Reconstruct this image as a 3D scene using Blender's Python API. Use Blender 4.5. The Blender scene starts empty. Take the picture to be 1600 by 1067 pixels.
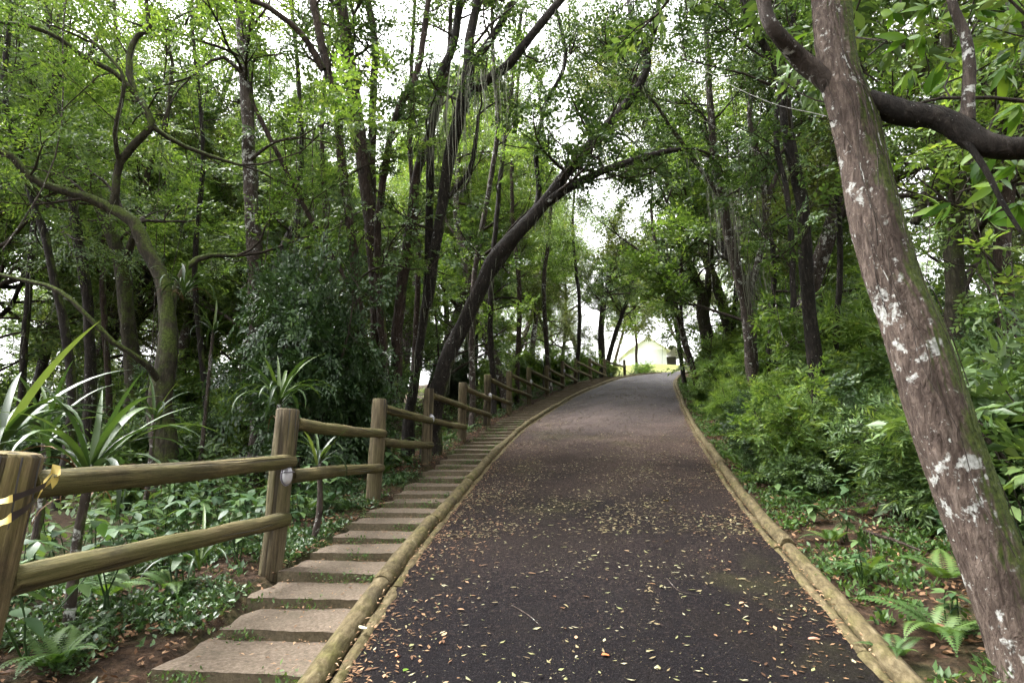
import bpy, math, random
import numpy as np
from mathutils import Vector, Matrix

# ------------------------------------------------------------------ camera, sky, sun, exposure
SC = bpy.context.scene
COL = SC.collection
EYE = 1.5                                   # camera height in world units
F = 900.0                                   # focal length in photograph pixels (1600 wide)
PITCH = math.atan((708 - 533.5) / F)        # eye level lies at y = 708 in the photograph
cam = bpy.data.cameras.new('camera')
cam_o = bpy.data.objects.new('camera', cam)
COL.objects.link(cam_o)
cam.sensor_width = 36.0
cam.lens = 36.0 * F / 1600.0
cam.clip_start = 0.05
cam.clip_end = 2000
cam_o.location = (0, 0, EYE)
cam_o.rotation_euler = (math.pi / 2 + PITCH, 0, 0)
SC.camera = cam_o

SUN_EL, SUN_AZ = math.radians(60), math.radians(-75)     # azimuth from +Y towards +X
world = bpy.data.worlds.new('World')
SC.world = world
world.use_nodes = True
wn = world.node_tree
wn.nodes.clear()
sky = wn.nodes.new('ShaderNodeTexSky')
sky.sky_type = 'NISHITA'
sky.sun_disc = False
sky.sun_elevation = SUN_EL
sky.sun_rotation = SUN_AZ
sky.air_density = 1.0
sky.dust_density = 6.0
sky.ozone_density = 1.0
hs = wn.nodes.new('ShaderNodeHueSaturation')
hs.inputs['Saturation'].default_value = 0.04            # overcast: an almost white sky
hs.inputs['Value'].default_value = 1.0
bg = wn.nodes.new('ShaderNodeBackground')
bg.inputs['Strength'].default_value = 0.15
wo = wn.nodes.new('ShaderNodeOutputWorld')
wn.links.new(sky.outputs[0], hs.inputs['Color'])
wn.links.new(hs.outputs[0], bg.inputs['Color'])
wn.links.new(bg.outputs[0], wo.inputs[0])

sun = bpy.data.lights.new('sun', 'SUN')
sun.energy = 0.9
sun.angle = math.radians(20)
sun.color = (1.0, 0.98, 0.95)
sun_o = bpy.data.objects.new('sun', sun)
COL.objects.link(sun_o)
sd = Vector((math.sin(SUN_AZ) * math.cos(SUN_EL), math.cos(SUN_AZ) * math.cos(SUN_EL), math.sin(SUN_EL)))
sun_o.rotation_euler = (-sd).to_track_quat('-Z', 'Y').to_euler()
sun_o.location = sd * 60

SC.view_settings.view_transform = 'Standard'
SC.view_settings.look = 'None'
SC.view_settings.gamma = 1.0
SC.view_settings.exposure = 2.9
SC.render.engine = 'CYCLES'
SC.cycles.max_bounces = 6
SC.cycles.diffuse_bounces = 4
SC.cycles.glossy_bounces = 2
SC.cycles.transmission_bounces = 4
SC.cycles.transparent_max_bounces = 4
SC.cycles.caustics_reflective = False
SC.cycles.caustics_refractive = False
SC.cycles.use_denoising = True
SC.cycles.use_adaptive_sampling = True
SC.cycles.adaptive_threshold = 0.03
SC.cycles.sample_clamp_indirect = 6.0

random.seed(7)
RNG = np.random.default_rng(11)
R = random.uniform
PI = math.pi

# ------------------------------------------------------------------ helpers: projection, terrain
CP, SP = math.cos(PITCH), math.sin(PITCH)


def at(px, py, d):
    """World point at photograph pixel (px, py), d metres away along the view axis."""
    a = (px - 800) / F
    b = (py - 533.5) / F
    return np.array([a * d, (CP + b * SP) * d, (SP - b * CP) * d + EYE])


FEN = np.array([(-2.2, -3), (-1.95, 0), (-1.83, 2.1), (-1.68, 4.24), (-1.51, 6.48), (-1.27, 8.72), (-.94, 10.95), (-.57, 13.17), (-.08, 15.37),
                (.52, 17.53), (1.2, 19.68), (1.92, 21.81), (2.66, 23.94), (3.56, 26), (4.57, 28.18), (6.1, 30.94), (8.2, 34), (10, 37.5), (11, 41), (11.5, 70)])
HY = np.array([-60, -20, -3, 0, 2.1, 4.24, 6.48, 8.72, 10.95, 13.17, 15.37, 17.53, 19.68, 21.81, 23.94, 26, 28.18, 30.94, 34, 37.5, 41, 45, 62, 100, 300])
HZ = np.array([-7, -4, -1.78, -1.38, -1.1, -.81, -.53, -.16, .23, .62, 1.03, 1.47, 1.96, 2.42, 2.87, 3.28, 3.66, 4.0, 4.2, 4.6, 5.3, 6.2, 9.4, 13, 16]) + EYE


def xf(y):
    return np.interp(y, FEN[:, 1], FEN[:, 0])


def gr(y):
    return np.clip((xf(y + 1.2) - xf(y - 1.2)) / 2.4, 0, .55)


def hh(q):
    return sum(np.interp(q + o, HY, HZ) for o in (-.8, -.4, 0, .4, .8)) / 5


def gz(x, y):
    """Height of the paved slope (road and stairs)."""
    dx = np.clip(x - xf(y), -10, 10)
    q = y + gr(y) * dx
    q = y + gr(q) * dx
    return hh(q)


def bumps(x, y):
    return (np.sin(x * 1.7 + y * .9) * np.sin(y * 1.3 - x * .6) * .05 + np.sin(x * 4.1 - y * 2.7) * np.sin(y * 3.9 + x * 1.1) * .025
            + np.sin(x * .37 + 2) * np.sin(y * .29 + 1) * .18)


RR = np.array([(.5, -3), (1.05, 0), (1.61, 2.74), (1.87, 4.0), (2.22, 5.65), (2.51, 7), (2.87, 8.6), (3.18, 10), (3.53, 11.5), (4.0, 13.5), (4.6, 16), (5.09, 18), (5.6, 20), (6.25, 22),
               (7.2, 24), (8.8, 25.6), (11, 26.7), (14, 27.2), (18, 27.4)])
LL = np.array([(-.86, -3), (-.8, 0), (-.75, 2.79), (-.73, 3.5), (-.68, 4.7), (-.54, 6.37), (-.2, 9.16), (.34, 12.5), (1.05, 15.3), (1.85, 17.9), (2.88, 20.5),
               (4.3, 23.7), (5.6, 26.2), (7.2, 28.2), (9.2, 29.6), (12, 30.6), (18, 31.2)])


def xr(y):
    return np.interp(y, RR[:15, 1], RR[:15, 0])


def xl(y):
    return np.interp(y, LL[:14, 1], LL[:14, 0])


def ground(x, y):
    """Height of the forest floor."""
    left = np.maximum(0, xf(y) - .15 - x)
    right = np.maximum(0, x - xr(y) - .2)
    off = -.10 * np.minimum(left, 40) + np.where(y < 24, .03, 0) * np.minimum(right, 8)
    amp = np.clip(left + right, 0, 1)
    return gz(x, y) + off + bumps(x, y) * amp


def gpt(x, y):
    return np.array([x, y, float(ground(np.float64(x), np.float64(y)))])


def catmull(pts, step):
    """Smooth curve through pts (rows of any width), resampled at about `step` metres."""
    P = np.asarray(pts, float)
    if len(P) < 3:
        n = max(2, int(np.linalg.norm(P[-1, :3] - P[0, :3]) / step) + 1)
        t = np.linspace(0, 1, n)[:, None]
        return P[0] * (1 - t) + P[-1] * t
    Q = np.vstack([2 * P[0] - P[1], P, 2 * P[-1] - P[-2]])
    out = []
    for i in range(1, len(Q) - 2):
        n = max(1, int(np.linalg.norm(Q[i + 1, :3] - Q[i, :3]) / step))
        t = (np.arange(n) / n)[:, None]
        a, b, c, d = Q[i - 1], Q[i], Q[i + 1], Q[i + 2]
        out.append(.5 * ((2 * b) + (-a + c) * t + (2 * a - 5 * b + 4 * c - d) * t ** 2 + (-a + 3 * b - 3 * c + d) * t ** 3))
    out.append(P[-1:])
    return np.vstack(out)


# ------------------------------------------------------------------ helpers: meshes and objects
def mesh_np(name, verts, faces, mat=None, rnd=None, smooth=False):
    """faces: one (M,k) int array or a list of such arrays."""
    me = bpy.data.meshes.new(name)
    fl = faces if isinstance(faces, list) else [faces]
    fl = [np.asarray(f, np.int32) for f in fl if len(f)]
    verts = np.asarray(verts, np.float32)
    me.vertices.add(len(verts))
    me.vertices.foreach_set('co', verts.ravel())
    li = np.concatenate([f.ravel() for f in fl])
    tot = np.concatenate([np.full(len(f), f.shape[1], np.int32) for f in fl])
    me.loops.add(len(li))
    me.loops.foreach_set('vertex_index', li)
    me.polygons.add(len(tot))
    me.polygons.foreach_set('loop_start', (np.cumsum(tot) - tot).astype(np.int32))
    me.update(calc_edges=True)
    if smooth:
        me.polygons.foreach_set('use_smooth', np.ones(len(tot), bool))
    if rnd is not None:
        a = me.attributes.new('rnd', 'FLOAT', 'FACE')
        a.data.foreach_set('value', np.asarray(rnd, np.float32))
    if mat:
        me.materials.append(mat)
    return me


def link(name, me, parent=None, loc=None, rot=None):
    o = bpy.data.objects.new(name, me)
    COL.objects.link(o)
    if parent is not None:
        o.parent = parent
    if loc is not None:
        o.location = [float(c) for c in loc]
    if rot is not None:
        o.rotation_euler = rot
    return o


def tag(o, label=None, cat=None, group=None, kind=None):
    if label:
        o['label'] = label
    if cat:
        o['category'] = cat
    if group:
        o['group'] = group
    if kind:
        o['kind'] = kind
    return o


def thing(name, label, cat, loc, group=None, rot=None):
    return tag(link(name, None, None, loc, rot), label, cat, group)


def copy_tree(o, parent=None):
    c = o.copy()
    COL.objects.link(c)
    c.parent = parent
    for ch in [x for x in o.children]:
        copy_tree(ch, c)
    return c


class MB:
    """Collects pieces of one mesh."""

    def __init__(s):
        s.v, s.f, s.r, s.n = [], [], [], 0

    def add(s, v, f, r=None):
        s.v.append(np.asarray(v, float))
        f = np.asarray(f, np.int32)
        s.f.append(f + s.n)
        s.r.append(np.zeros(len(f)) if r is None else np.broadcast_to(np.asarray(r, float), (len(f),)))
        s.n += len(v)
        return s

    def build(s, name, mat, parent=None, origin=(0, 0, 0), smooth=True, rnd=False, loc=None):
        V = np.vstack(s.v) - np.asarray(origin)
        by = {}
        for f, r in zip(s.f, s.r):
            by.setdefault(f.shape[1], ([], []))
            by[f.shape[1]][0].append(f)
            by[f.shape[1]][1].append(r)
        fl = [np.vstack(by[k][0]) for k in by]
        rr = np.concatenate([np.concatenate(by[k][1]) for k in by]) if rnd else None
        me = mesh_np(name, V, fl, mat, rr, smooth)
        return link(name, me, parent, loc)


def frames(P):
    """Parallel-transport frames along polyline P (n,3)."""
    T = np.gradient(P, axis=0)
    T /= np.linalg.norm(T, axis=1)[:, None] + 1e-9
    a = np.array([1., 0, 0]) if abs(T[0][0]) < .8 else np.array([0, 1., 0])
    U = np.zeros_like(P)
    u = a - T[0] * a.dot(T[0])
    u /= np.linalg.norm(u)
    for i in range(len(P)):
        u = u - T[i] * u.dot(T[i])
        u /= np.linalg.norm(u) + 1e-9
        U[i] = u
    return T, U, np.cross(T, U)


def tube(P, r, sides=6, rough=0.0, cap=True, seed=0):
    """Tube along P with radii r; rough adds lumps as a share of the radius."""
    P = np.asarray(P, float)
    r = np.broadcast_to(np.asarray(r, float), (len(P),))
    _, U, W = frames(P)
    th = np.arange(sides) * 2 * PI / sides
    c, s = np.cos(th), np.sin(th)
    rad = np.repeat(r[:, None], sides, 1)
    if rough:
        L = np.concatenate([[0], np.cumsum(np.linalg.norm(np.diff(P, axis=0), axis=1))])[:, None]
        rg = np.random.default_rng(seed + 5)
        m = np.zeros_like(rad)
        for k in range(1, 5):
            a, b = rg.uniform(0, 6.28, 2)
            m += np.sin(th * k + a + L * rg.uniform(-1.2, 1.2)) * np.sin(L * rg.uniform(1.5, 7) / max(.15, r.max() * 4) * .6 + b) / k
        m += rg.normal(0, .22, m.shape)
        rad = rad * (1 + rough * m)
    V = P[:, None, :] + rad[:, :, None] * (c[None, :, None] * U[:, None, :] + s[None, :, None] * W[:, None, :])
    n = len(P)
    i = np.arange(n - 1)[:, None] * sides
    j = np.arange(sides)[None, :]
    k = (j + 1) % sides
    Fq = np.stack([i + j, i + k, i + sides + k, i + sides + j], -1).reshape(-1, 4)
    return V.reshape(-1, 3), Fq


def add_tube(mb, P, r, sides=6, rough=0.0, seed=0, cap=True):
    V, Q = tube(P, r, sides, rough, seed=seed)
    base = mb.n
    mb.add(V, Q)
    if cap:
        n = len(V)
        for ring, c in ((list(range(sides))[::-1], V[:sides].mean(0)), (list(range(n - sides, n)), V[-sides:].mean(0))):
            f = [[a, b, sides] for a, b in zip(range(sides), list(range(1, sides)) + [0])]
            mb.add(np.vstack([V[ring], c]), np.array(f))


# ------------------------------------------------------------------ helpers: materials
def mat(name):
    m = bpy.data.materials.new(name)
    m.use_nodes = True
    nt = m.node_tree
    nt.nodes.clear()
    out = nt.nodes.new('ShaderNodeOutputMaterial')
    return m, nt, out


def N(nt, t, **kw):
    n = nt.nodes.new(t)
    for k, v in kw.items():
        if k in n.inputs:
            n.inputs[k].default_value = v
        else:
            setattr(n, k, v)
    return n


def ramp(nt, fac, stops, mode='LINEAR'):
    n = nt.nodes.new('ShaderNodeValToRGB')
    e = n.color_ramp.elements
    n.color_ramp.interpolation = mode
    while len(e) < len(stops):
        e.new(.5)
    for el, (p, c) in zip(e, stops):
        el.position = p
        el.color = (*c, 1) if len(c) == 3 else c
    nt.links.new(fac, n.inputs[0])
    return n.outputs[0]


def mixc(nt, fac, a, b, mode='MIX'):
    n = nt.nodes.new('ShaderNodeMix')
    n.data_type = 'RGBA'
    n.blend_type = mode
    for s, v in ((n.inputs[0], fac), (n.inputs[6], a), (n.inputs[7], b)):
        if hasattr(v, 'is_linked'):
            nt.links.new(v, s)
        elif isinstance(v, (int, float)):
            s.default_value = v
        else:
            s.default_value = (*v, 1)
    return n.outputs[2]


def mth(nt, op, a, b=None, c=None, clamp=False):
    n = nt.nodes.new('ShaderNodeMath')
    n.operation = op
    n.use_clamp = clamp
    for s, v in zip(n.inputs, (a, b, c)):
        if v is None:
            continue
        if hasattr(v, 'is_linked'):
            nt.links.new(v, s)
        else:
            s.default_value = v
    return n.outputs[0]


def coords(nt, scale=(1, 1, 1), perobj=False):
    tc = nt.nodes.new('ShaderNodeTexCoord')
    mp = nt.nodes.new('ShaderNodeMapping')
    mp.inputs['Scale'].default_value = scale
    nt.links.new(tc.outputs['Object'], mp.inputs['Vector'])
    if perobj:
        oi = nt.nodes.new('ShaderNodeObjectInfo')
        v = mth(nt, 'MULTIPLY', oi.outputs['Random'], 37.0)
        nt.links.new(v, mp.inputs['Location'])
    return mp.outputs[0]


def noise(nt, vec, scale, detail=4, rough=.55, dist=0.0):
    n = nt.nodes.new('ShaderNodeTexNoise')
    n.inputs['Scale'].default_value = scale
    n.inputs['Detail'].default_value = detail
    n.inputs['Roughness'].default_value = rough
    n.inputs['Distortion'].default_value = dist
    nt.links.new(vec, n.inputs['Vector'])
    return n.outputs['Fac']


def bump(nt, h, strength=.5, dist=.02, prev=None):
    b = nt.nodes.new('ShaderNodeBump')
    b.inputs['Strength'].default_value = strength
    b.inputs['Distance'].default_value = dist
    nt.links.new(h, b.inputs['Height'])
    if prev is not None:
        nt.links.new(prev, b.inputs['Normal'])
    return b.outputs[0]


def principled(nt, out, col, rough=.8, nrm=None, spec=.3):
    p = nt.nodes.new('ShaderNodeBsdfPrincipled')
    for key, v in (('Base Color', col), ('Roughness', rough), ('Specular IOR Level', spec)):
        if hasattr(v, 'is_linked'):
            nt.links.new(v, p.inputs[key])
        elif isinstance(v, (int, float)):
            p.inputs[key].default_value = v
        else:
            p.inputs[key].default_value = (*v, 1)
    if nrm is not None:
        nt.links.new(nrm, p.inputs['Normal'])
    if out is not None:
        nt.links.new(p.outputs[0], out.inputs[0])
    return p


def leaf_mat(name, stops, rough=.45, trans=.35, tcol=(1.25, 1.2, .55), spec=.4, objvar=.25):
    m, nt, out = mat(name)
    a = N(nt, 'ShaderNodeAttribute', attribute_name='rnd')
    oi = nt.nodes.new('ShaderNodeObjectInfo')
    v = mth(nt, 'ADD', a.outputs['Fac'], mth(nt, 'MULTIPLY', mth(nt, 'SUBTRACT', oi.outputs['Random'], .5), objvar))
    c = ramp(nt, v, stops)
    p = principled(nt, None, c, rough, spec=spec)
    t = nt.nodes.new('ShaderNodeBsdfTranslucent')
    nt.links.new(mixc(nt, 1.0, c, tcol, 'MULTIPLY'), t.inputs[0])
    mx = nt.nodes.new('ShaderNodeMixShader')
    mx.inputs[0].default_value = trans
    nt.links.new(p.outputs[0], mx.inputs[1])
    nt.links.new(t.outputs[0], mx.inputs[2])
    nt.links.new(mx.outputs[0], out.inputs[0])
    return m


def bark_mat(name, c0, c1, c2, moss=.0, mossdir=(1, 0, .2), lichen=.0, zs=.28, scale=1.0, wet=.85):
    m, nt, out = mat(name)
    v = coords(nt, (1, 1, zs), True)
    v1 = coords(nt, (1, 1, 1), True)
    n1 = noise(nt, v, 26 * scale, 6, .65, .6)
    n2 = noise(nt, v1, 3.2 * scale, 4, .6)
    c = ramp(nt, n1, [(.3, c0), (.52, c1), (.72, c2)])
    c = mixc(nt, mth(nt, 'MULTIPLY', mth(nt, 'SUBTRACT', n2, .35, clamp=True), 1.6, clamp=True), c, c0)
    if lichen:
        l1 = noise(nt, v1, 11, 4, .65, .4)
        l2 = noise(nt, v1, 1.6, 2, .5)
        l3 = noise(nt, v1, 38, 3, .6)
        lm = mth(nt, 'ADD', mth(nt, 'ADD', l1, mth(nt, 'MULTIPLY', l2, .45)), mth(nt, 'MULTIPLY', l3, .36))
        th = 1.22 - lichen * .67
        lm = mth(nt, 'MULTIPLY', mth(nt, 'SUBTRACT', lm, th), 14, clamp=True)
        lc = ramp(nt, noise(nt, v1, 60, 3), [(.3, (.22, .22, .20)), (.7, (.45, .455, .43))])
        c = mixc(nt, lm, c, lc)
        sp = noise(nt, v1, 44, 2, .5)
        sm = mth(nt, 'MULTIPLY', mth(nt, 'SUBTRACT', sp, .74 - lichen * .12), 20, clamp=True)
        c = mixc(nt, sm, c, (.36, .37, .34))
    if moss:
        g = nt.nodes.new('ShaderNodeNewGeometry')
        dp = nt.nodes.new('ShaderNodeVectorMath')
        dp.operation = 'DOT_PRODUCT'
        nt.links.new(g.outputs['Normal'], dp.inputs[0])
        dp.inputs[1].default_value = Vector(mossdir).normalized()
        mn = noise(nt, v1, 5, 5, .65)
        mm = mth(nt, 'ADD', mth(nt, 'MULTIPLY', dp.outputs['Value'], .45), mth(nt, 'MULTIPLY', mn, 1.1))
        mm = mth(nt, 'MULTIPLY', mth(nt, 'SUBTRACT', mm, 1.05 - moss), 4.5, clamp=True)
        mc = ramp(nt, noise(nt, v1, 45, 4), [(.3, (.018, .028, .006)), (.7, (.085, .11, .022))])
        c = mixc(nt, mm, c, mc)
    nb = bump(nt, n1, .9, .035)
    nb = bump(nt, noise(nt, v1, 70, 3), .4, .008, nb)
    principled(nt, out, c, wet, nb, .2)
    return m


def wood_mat(name, c0, c1, c2, green=.5, gcol=(.11, .115, .025)):
    """Weathered round timber, grain along local Z."""
    m, nt, out = mat(name)
    v = coords(nt, (1, 1, .04), True)
    v1 = coords(nt, (1, 1, .4), True)
    n1 = noise(nt, v, 60, 6, .75, .3)
    n2 = noise(nt, v1, 4.0, 5, .65)
    n3 = noise(nt, v, 16, 2, .5)
    c = ramp(nt, n1, [(.34, c0), (.5, c1), (.66, c2)])
    kn = noise(nt, v1, 9, 4, .7)
    c = mixc(nt, mth(nt, 'MULTIPLY', mth(nt, 'SUBTRACT', kn, .66), 9, clamp=True), c, (.022, .016, .010))
    c = mixc(nt, mth(nt, 'MULTIPLY', mth(nt, 'SUBTRACT', n2, .62 - .3 * green), 3.0, clamp=True), c, mixc(nt, n1, (gcol[0] * .6, gcol[1] * .6, gcol[2] * .6), (gcol[0] * 1.5, gcol[1] * 1.45, gcol[2] * 1.6)))
    dk = noise(nt, v1, 3.4, 7, .75, .4)
    c = mixc(nt, mth(nt, 'MULTIPLY', mth(nt, 'SUBTRACT', dk, .50), 5.0, clamp=True), c, mixc(nt, .72, c, (.018, .015, .010)))
    crack = mth(nt, 'MULTIPLY', mth(nt, 'SUBTRACT', .40, n3), 16, clamp=True)
    c = mixc(nt, mth(nt, 'MULTIPLY', crack, .75), c, (.02, .015, .01))
    nb = bump(nt, mth(nt, 'SUBTRACT', n1, crack), .9, .014)
    nb = bump(nt, dk, .5, .02, nb)
    principled(nt, out, c, .85, nb, .2)
    return m


# ------------------------------------------------------------------ materials
M = {}
M['bark_dark'] = bark_mat('bark_dark', (.007, .006, .005), (.02, .0155, .0125), (.058, .048, .04), moss=.16, lichen=.17)
M['bark_red'] = bark_mat('bark_red', (.012, .008, .006), (.038, .025, .019), (.09, .068, .054), moss=.14, lichen=.2)
M['bark_spot'] = bark_mat('bark_spot', (.018, .014, .011), (.052, .039, .032), (.12, .095, .08), moss=.16, lichen=.34)
M['bark_big'] = bark_mat('bark_big', (.030, .020, .0155), (.088, .064, .051), (.18, .142, .117), moss=.62, mossdir=(1, .05, .25), lichen=.345, zs=.3, scale=1.6)
M['bark_moss'] = bark_mat('bark_moss', (.014, .012, .008), (.04, .034, .022), (.09, .08, .055), moss=.4, mossdir=(.2, -.3, .8), lichen=.15)
M['twig'] = bark_mat('twig', (.014, .011, .008), (.04, .03, .022), (.08, .065, .05))
M['leaf_mid'] = leaf_mat('leaf_mid', [(.0, (0.018, 0.040, 0.011)), (.45, (0.057, 0.102, 0.031)), (.8, (0.112, 0.175, 0.054)), (1, (0.175, 0.233, 0.070))])
M['leaf_bright'] = leaf_mat('leaf_bright', [(.0, (0.035, 0.077, 0.014)), (.5, (0.103, 0.172, 0.041)), (.85, (0.175, 0.250, 0.066)), (1, (0.250, 0.302, 0.086))], trans=.5)
M['leaf_dark'] = leaf_mat('leaf_dark', [(.0, (0.011, 0.027, 0.009)), (.5, (0.033, 0.068, 0.021)), (.85, (0.062, 0.112, 0.035)), (1, (0.112, 0.150, 0.056))], rough=.4, trans=.25, spec=.45)
M['leaf_olive'] = leaf_mat('leaf_olive', [(.0, (0.025, 0.033, 0.010)), (.5, (0.069, 0.094, 0.025)), (.85, (0.112, 0.150, 0.044)), (1, (0.188, 0.188, 0.075))], trans=.4)
M['leaf_strap'] = leaf_mat('leaf_strap', [(.0, (0.012, 0.026, 0.009)), (.5, (0.029, 0.059, 0.016)), (.9, (0.061, 0.101, 0.022)), (1, (0.086, 0.122, 0.036))], rough=.46, trans=.25, spec=.5, objvar=.9)
M['leaf_herb'] = leaf_mat('leaf_herb', [(.0, (0.020, 0.048, 0.020)), (.5, (0.044, 0.092, 0.031)), (1, (0.082, 0.136, 0.041))], rough=.5, trans=.3, objvar=.7)
M['leaf_fern'] = leaf_mat('leaf_fern', [(.0, (0.021, 0.051, 0.012)), (.5, (0.048, 0.098, 0.021)), (1, (0.098, 0.156, 0.034))], rough=.55, trans=.35, objvar=.6)
M['leaf_tips'] = leaf_mat('leaf_tips', [(.0, (0.037, 0.094, 0.015)), (.5, (0.094, 0.200, 0.025)), (1, (0.188, 0.300, 0.044))], rough=.4, trans=.45, objvar=.8)
M['leaf_sun'] = leaf_mat('leaf_sun', [(.0, (.05, .075, .015)), (.5, (.11, .15, .03)), (1, (.24, .24, .06))], trans=.4)
M['leaf_dead'] = leaf_mat('leaf_dead', [(.0, (.035, .017, .009)), (.35, (.10, .052, .026)), (.7, (.19, .11, .058)), (1, (.30, .20, .12))], rough=.7, trans=.1, tcol=(1, .9, .6), spec=.2, objvar=.5)
M['leaf_pale'] = leaf_mat('leaf_pale', [(.0, (0.056, 0.036, 0.019)), (.3, (0.124, 0.092, 0.048)), (.55, (0.188, 0.156, 0.084)), (.8, (0.160, 0.168, 0.072)), (1, (0.264, 0.240, 0.160))], rough=.6, trans=.1, tcol=(1, .95, .6), spec=.25, objvar=.6)
M['moss_strand'] = leaf_mat('moss_strand', [(.0, (.05, .055, .04)), (.5, (.11, .115, .085)), (1, (.20, .20, .155))], rough=.9, trans=.2, tcol=(1, 1, .8))
M['post'] = wood_mat('post', (.03, .023, .013), (.088, .068, .04), (.17, .136, .082), green=.55, gcol=(.065, .065, .02))
M['post_tan'] = wood_mat('post_tan', (.06, .042, .02), (.145, .104, .054), (.235, .178, .10), green=.3)
M['rail'] = wood_mat('rail', (.034, .027, .012), (.092, .072, .032), (.175, .14, .07), green=.75, gcol=(.068, .068, .018))


def mk_road():
    m, nt, out = mat('asphalt')
    v = coords(nt)
    big = noise(nt, v, .35, 4, .6, .3)
    mid = noise(nt, v, 2.2, 5, .6)
    fine = noise(nt, v, 130, 3, .7)
    vo = nt.nodes.new('ShaderNodeTexVoronoi')
    vo.inputs['Scale'].default_value = 95
    nt.links.new(v, vo.inputs['Vector'])
    c = ramp(nt, fine, [(.3, (.0034, .0029, .0033)), (.55, (.0068, .0059, .0066)), (.8, (.021, .0185, .019))])
    c = mixc(nt, mth(nt, 'MULTIPLY', mth(nt, 'SUBTRACT', mid, .45), 1.6, clamp=True), c, (.0078, .0071, .0078))
    # brown dust and crushed litter trodden into the surface, most of it on the middle stretch
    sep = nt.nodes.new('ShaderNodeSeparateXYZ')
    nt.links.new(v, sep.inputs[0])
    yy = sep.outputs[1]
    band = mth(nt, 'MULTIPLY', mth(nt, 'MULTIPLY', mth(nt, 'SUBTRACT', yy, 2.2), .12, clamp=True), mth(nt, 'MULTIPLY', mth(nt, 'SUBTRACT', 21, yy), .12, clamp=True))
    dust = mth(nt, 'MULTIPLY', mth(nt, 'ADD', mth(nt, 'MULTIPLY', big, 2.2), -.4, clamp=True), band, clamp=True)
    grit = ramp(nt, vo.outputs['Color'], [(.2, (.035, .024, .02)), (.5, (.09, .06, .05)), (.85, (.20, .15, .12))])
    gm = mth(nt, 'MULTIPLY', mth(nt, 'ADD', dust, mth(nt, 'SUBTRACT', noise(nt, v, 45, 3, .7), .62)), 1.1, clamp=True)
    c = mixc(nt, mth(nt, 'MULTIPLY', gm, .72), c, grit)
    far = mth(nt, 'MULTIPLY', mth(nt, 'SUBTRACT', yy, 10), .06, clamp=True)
    c = mixc(nt, mth(nt, 'MULTIPLY', far, .75), c, (.15, .14, .145))  # paler uphill: faded asphalt, plus open-sky light at the crest put into the colour
    gmoss = mth(nt, 'MULTIPLY', mth(nt, 'SUBTRACT', noise(nt, v, .8, 5, .65), .57), 3.5, clamp=True)
    c = mixc(nt, mth(nt, 'MULTIPLY', gmoss, .5), c, (.052, .052, .018))
    speck = mth(nt, 'MULTIPLY', mth(nt, 'SUBTRACT', noise(nt, v, 200, 2, .6), .69), 14, clamp=True)
    c = mixc(nt, speck, c, (.17, .155, .14))
    bp = mth(nt, 'MULTIPLY', mth(nt, 'SUBTRACT', noise(nt, v, 1.0, 6, .7, .3), .46), 3.5, clamp=True)
    c = mixc(nt, mth(nt, 'MULTIPLY', bp, .5), c, mixc(nt, fine, (.005, .0042, .0032), (.020, .016, .0125)))
    # fine cracks and damp stains
    vc = nt.nodes.new('ShaderNodeTexVoronoi')
    vc.feature = 'DISTANCE_TO_EDGE'
    vc.inputs['Scale'].default_value = 1.1
    dv = nt.nodes.new('ShaderNodeVectorMath')
    dv.operation = 'ADD'
    nz = nt.nodes.new('ShaderNodeTexNoise')
    nz.inputs['Scale'].default_value = 3.0
    nz.inputs['Detail'].default_value = 5
    nt.links.new(v, nz.inputs['Vector'])
    nt.links.new(v, dv.inputs[0])
    nt.links.new(nz.outputs['Color'], dv.inputs[1])
    nt.links.new(dv.outputs[0], vc.inputs['Vector'])
    ck = mth(nt, 'MULTIPLY', mth(nt, 'SUBTRACT', .010, vc.outputs['Distance']), 160, clamp=True)
    ck = mth(nt, 'MULTIPLY', ck, mth(nt, 'MULTIPLY', mth(nt, 'SUBTRACT', noise(nt, v, .55, 3), .50), 9, clamp=True))
    c = mixc(nt, mth(nt, 'MULTIPLY', ck, .8), c, (.006, .005, .005))
    st = mth(nt, 'MULTIPLY', mth(nt, 'SUBTRACT', noise(nt, v, 1.4, 6, .7, .5), .54), 5, clamp=True)
    c = mixc(nt, mth(nt, 'MULTIPLY', st, .5), c, (.010, .009, .0095))
    ro = mth(nt, 'ADD', .62, mth(nt, 'MULTIPLY', mid, .3))
    nb = bump(nt, vo.outputs['Distance'], .7, .006)
    nb = bump(nt, fine, .6, .006, nb)
    nb = bump(nt, noise(nt, v, 5, 4), .35, .03, nb)
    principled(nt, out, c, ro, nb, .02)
    return m


def mk_ground():
    m, nt, out = mat('forest_floor')
    v = coords(nt)
    n1 = noise(nt, v, 18, 6, .7)
    n2 = noise(nt, v, 1.1, 4, .6)
    c = ramp(nt, n1, [(.3, (.010, .007, .005)), (.5, (.035, .022, .014)), (.7, (.085, .052, .032))])
    g = ramp(nt, n1, [(.3, (.008, .014, .004)), (.6, (.03, .045, .012))])
    c = mixc(nt, mth(nt, 'MULTIPLY', mth(nt, 'SUBTRACT', n2, .5), 5, clamp=True), c, g)
    nb = bump(nt, n1, 1.0, .05)
    principled(nt, out, c, .95, nb, .1)
    return m


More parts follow.
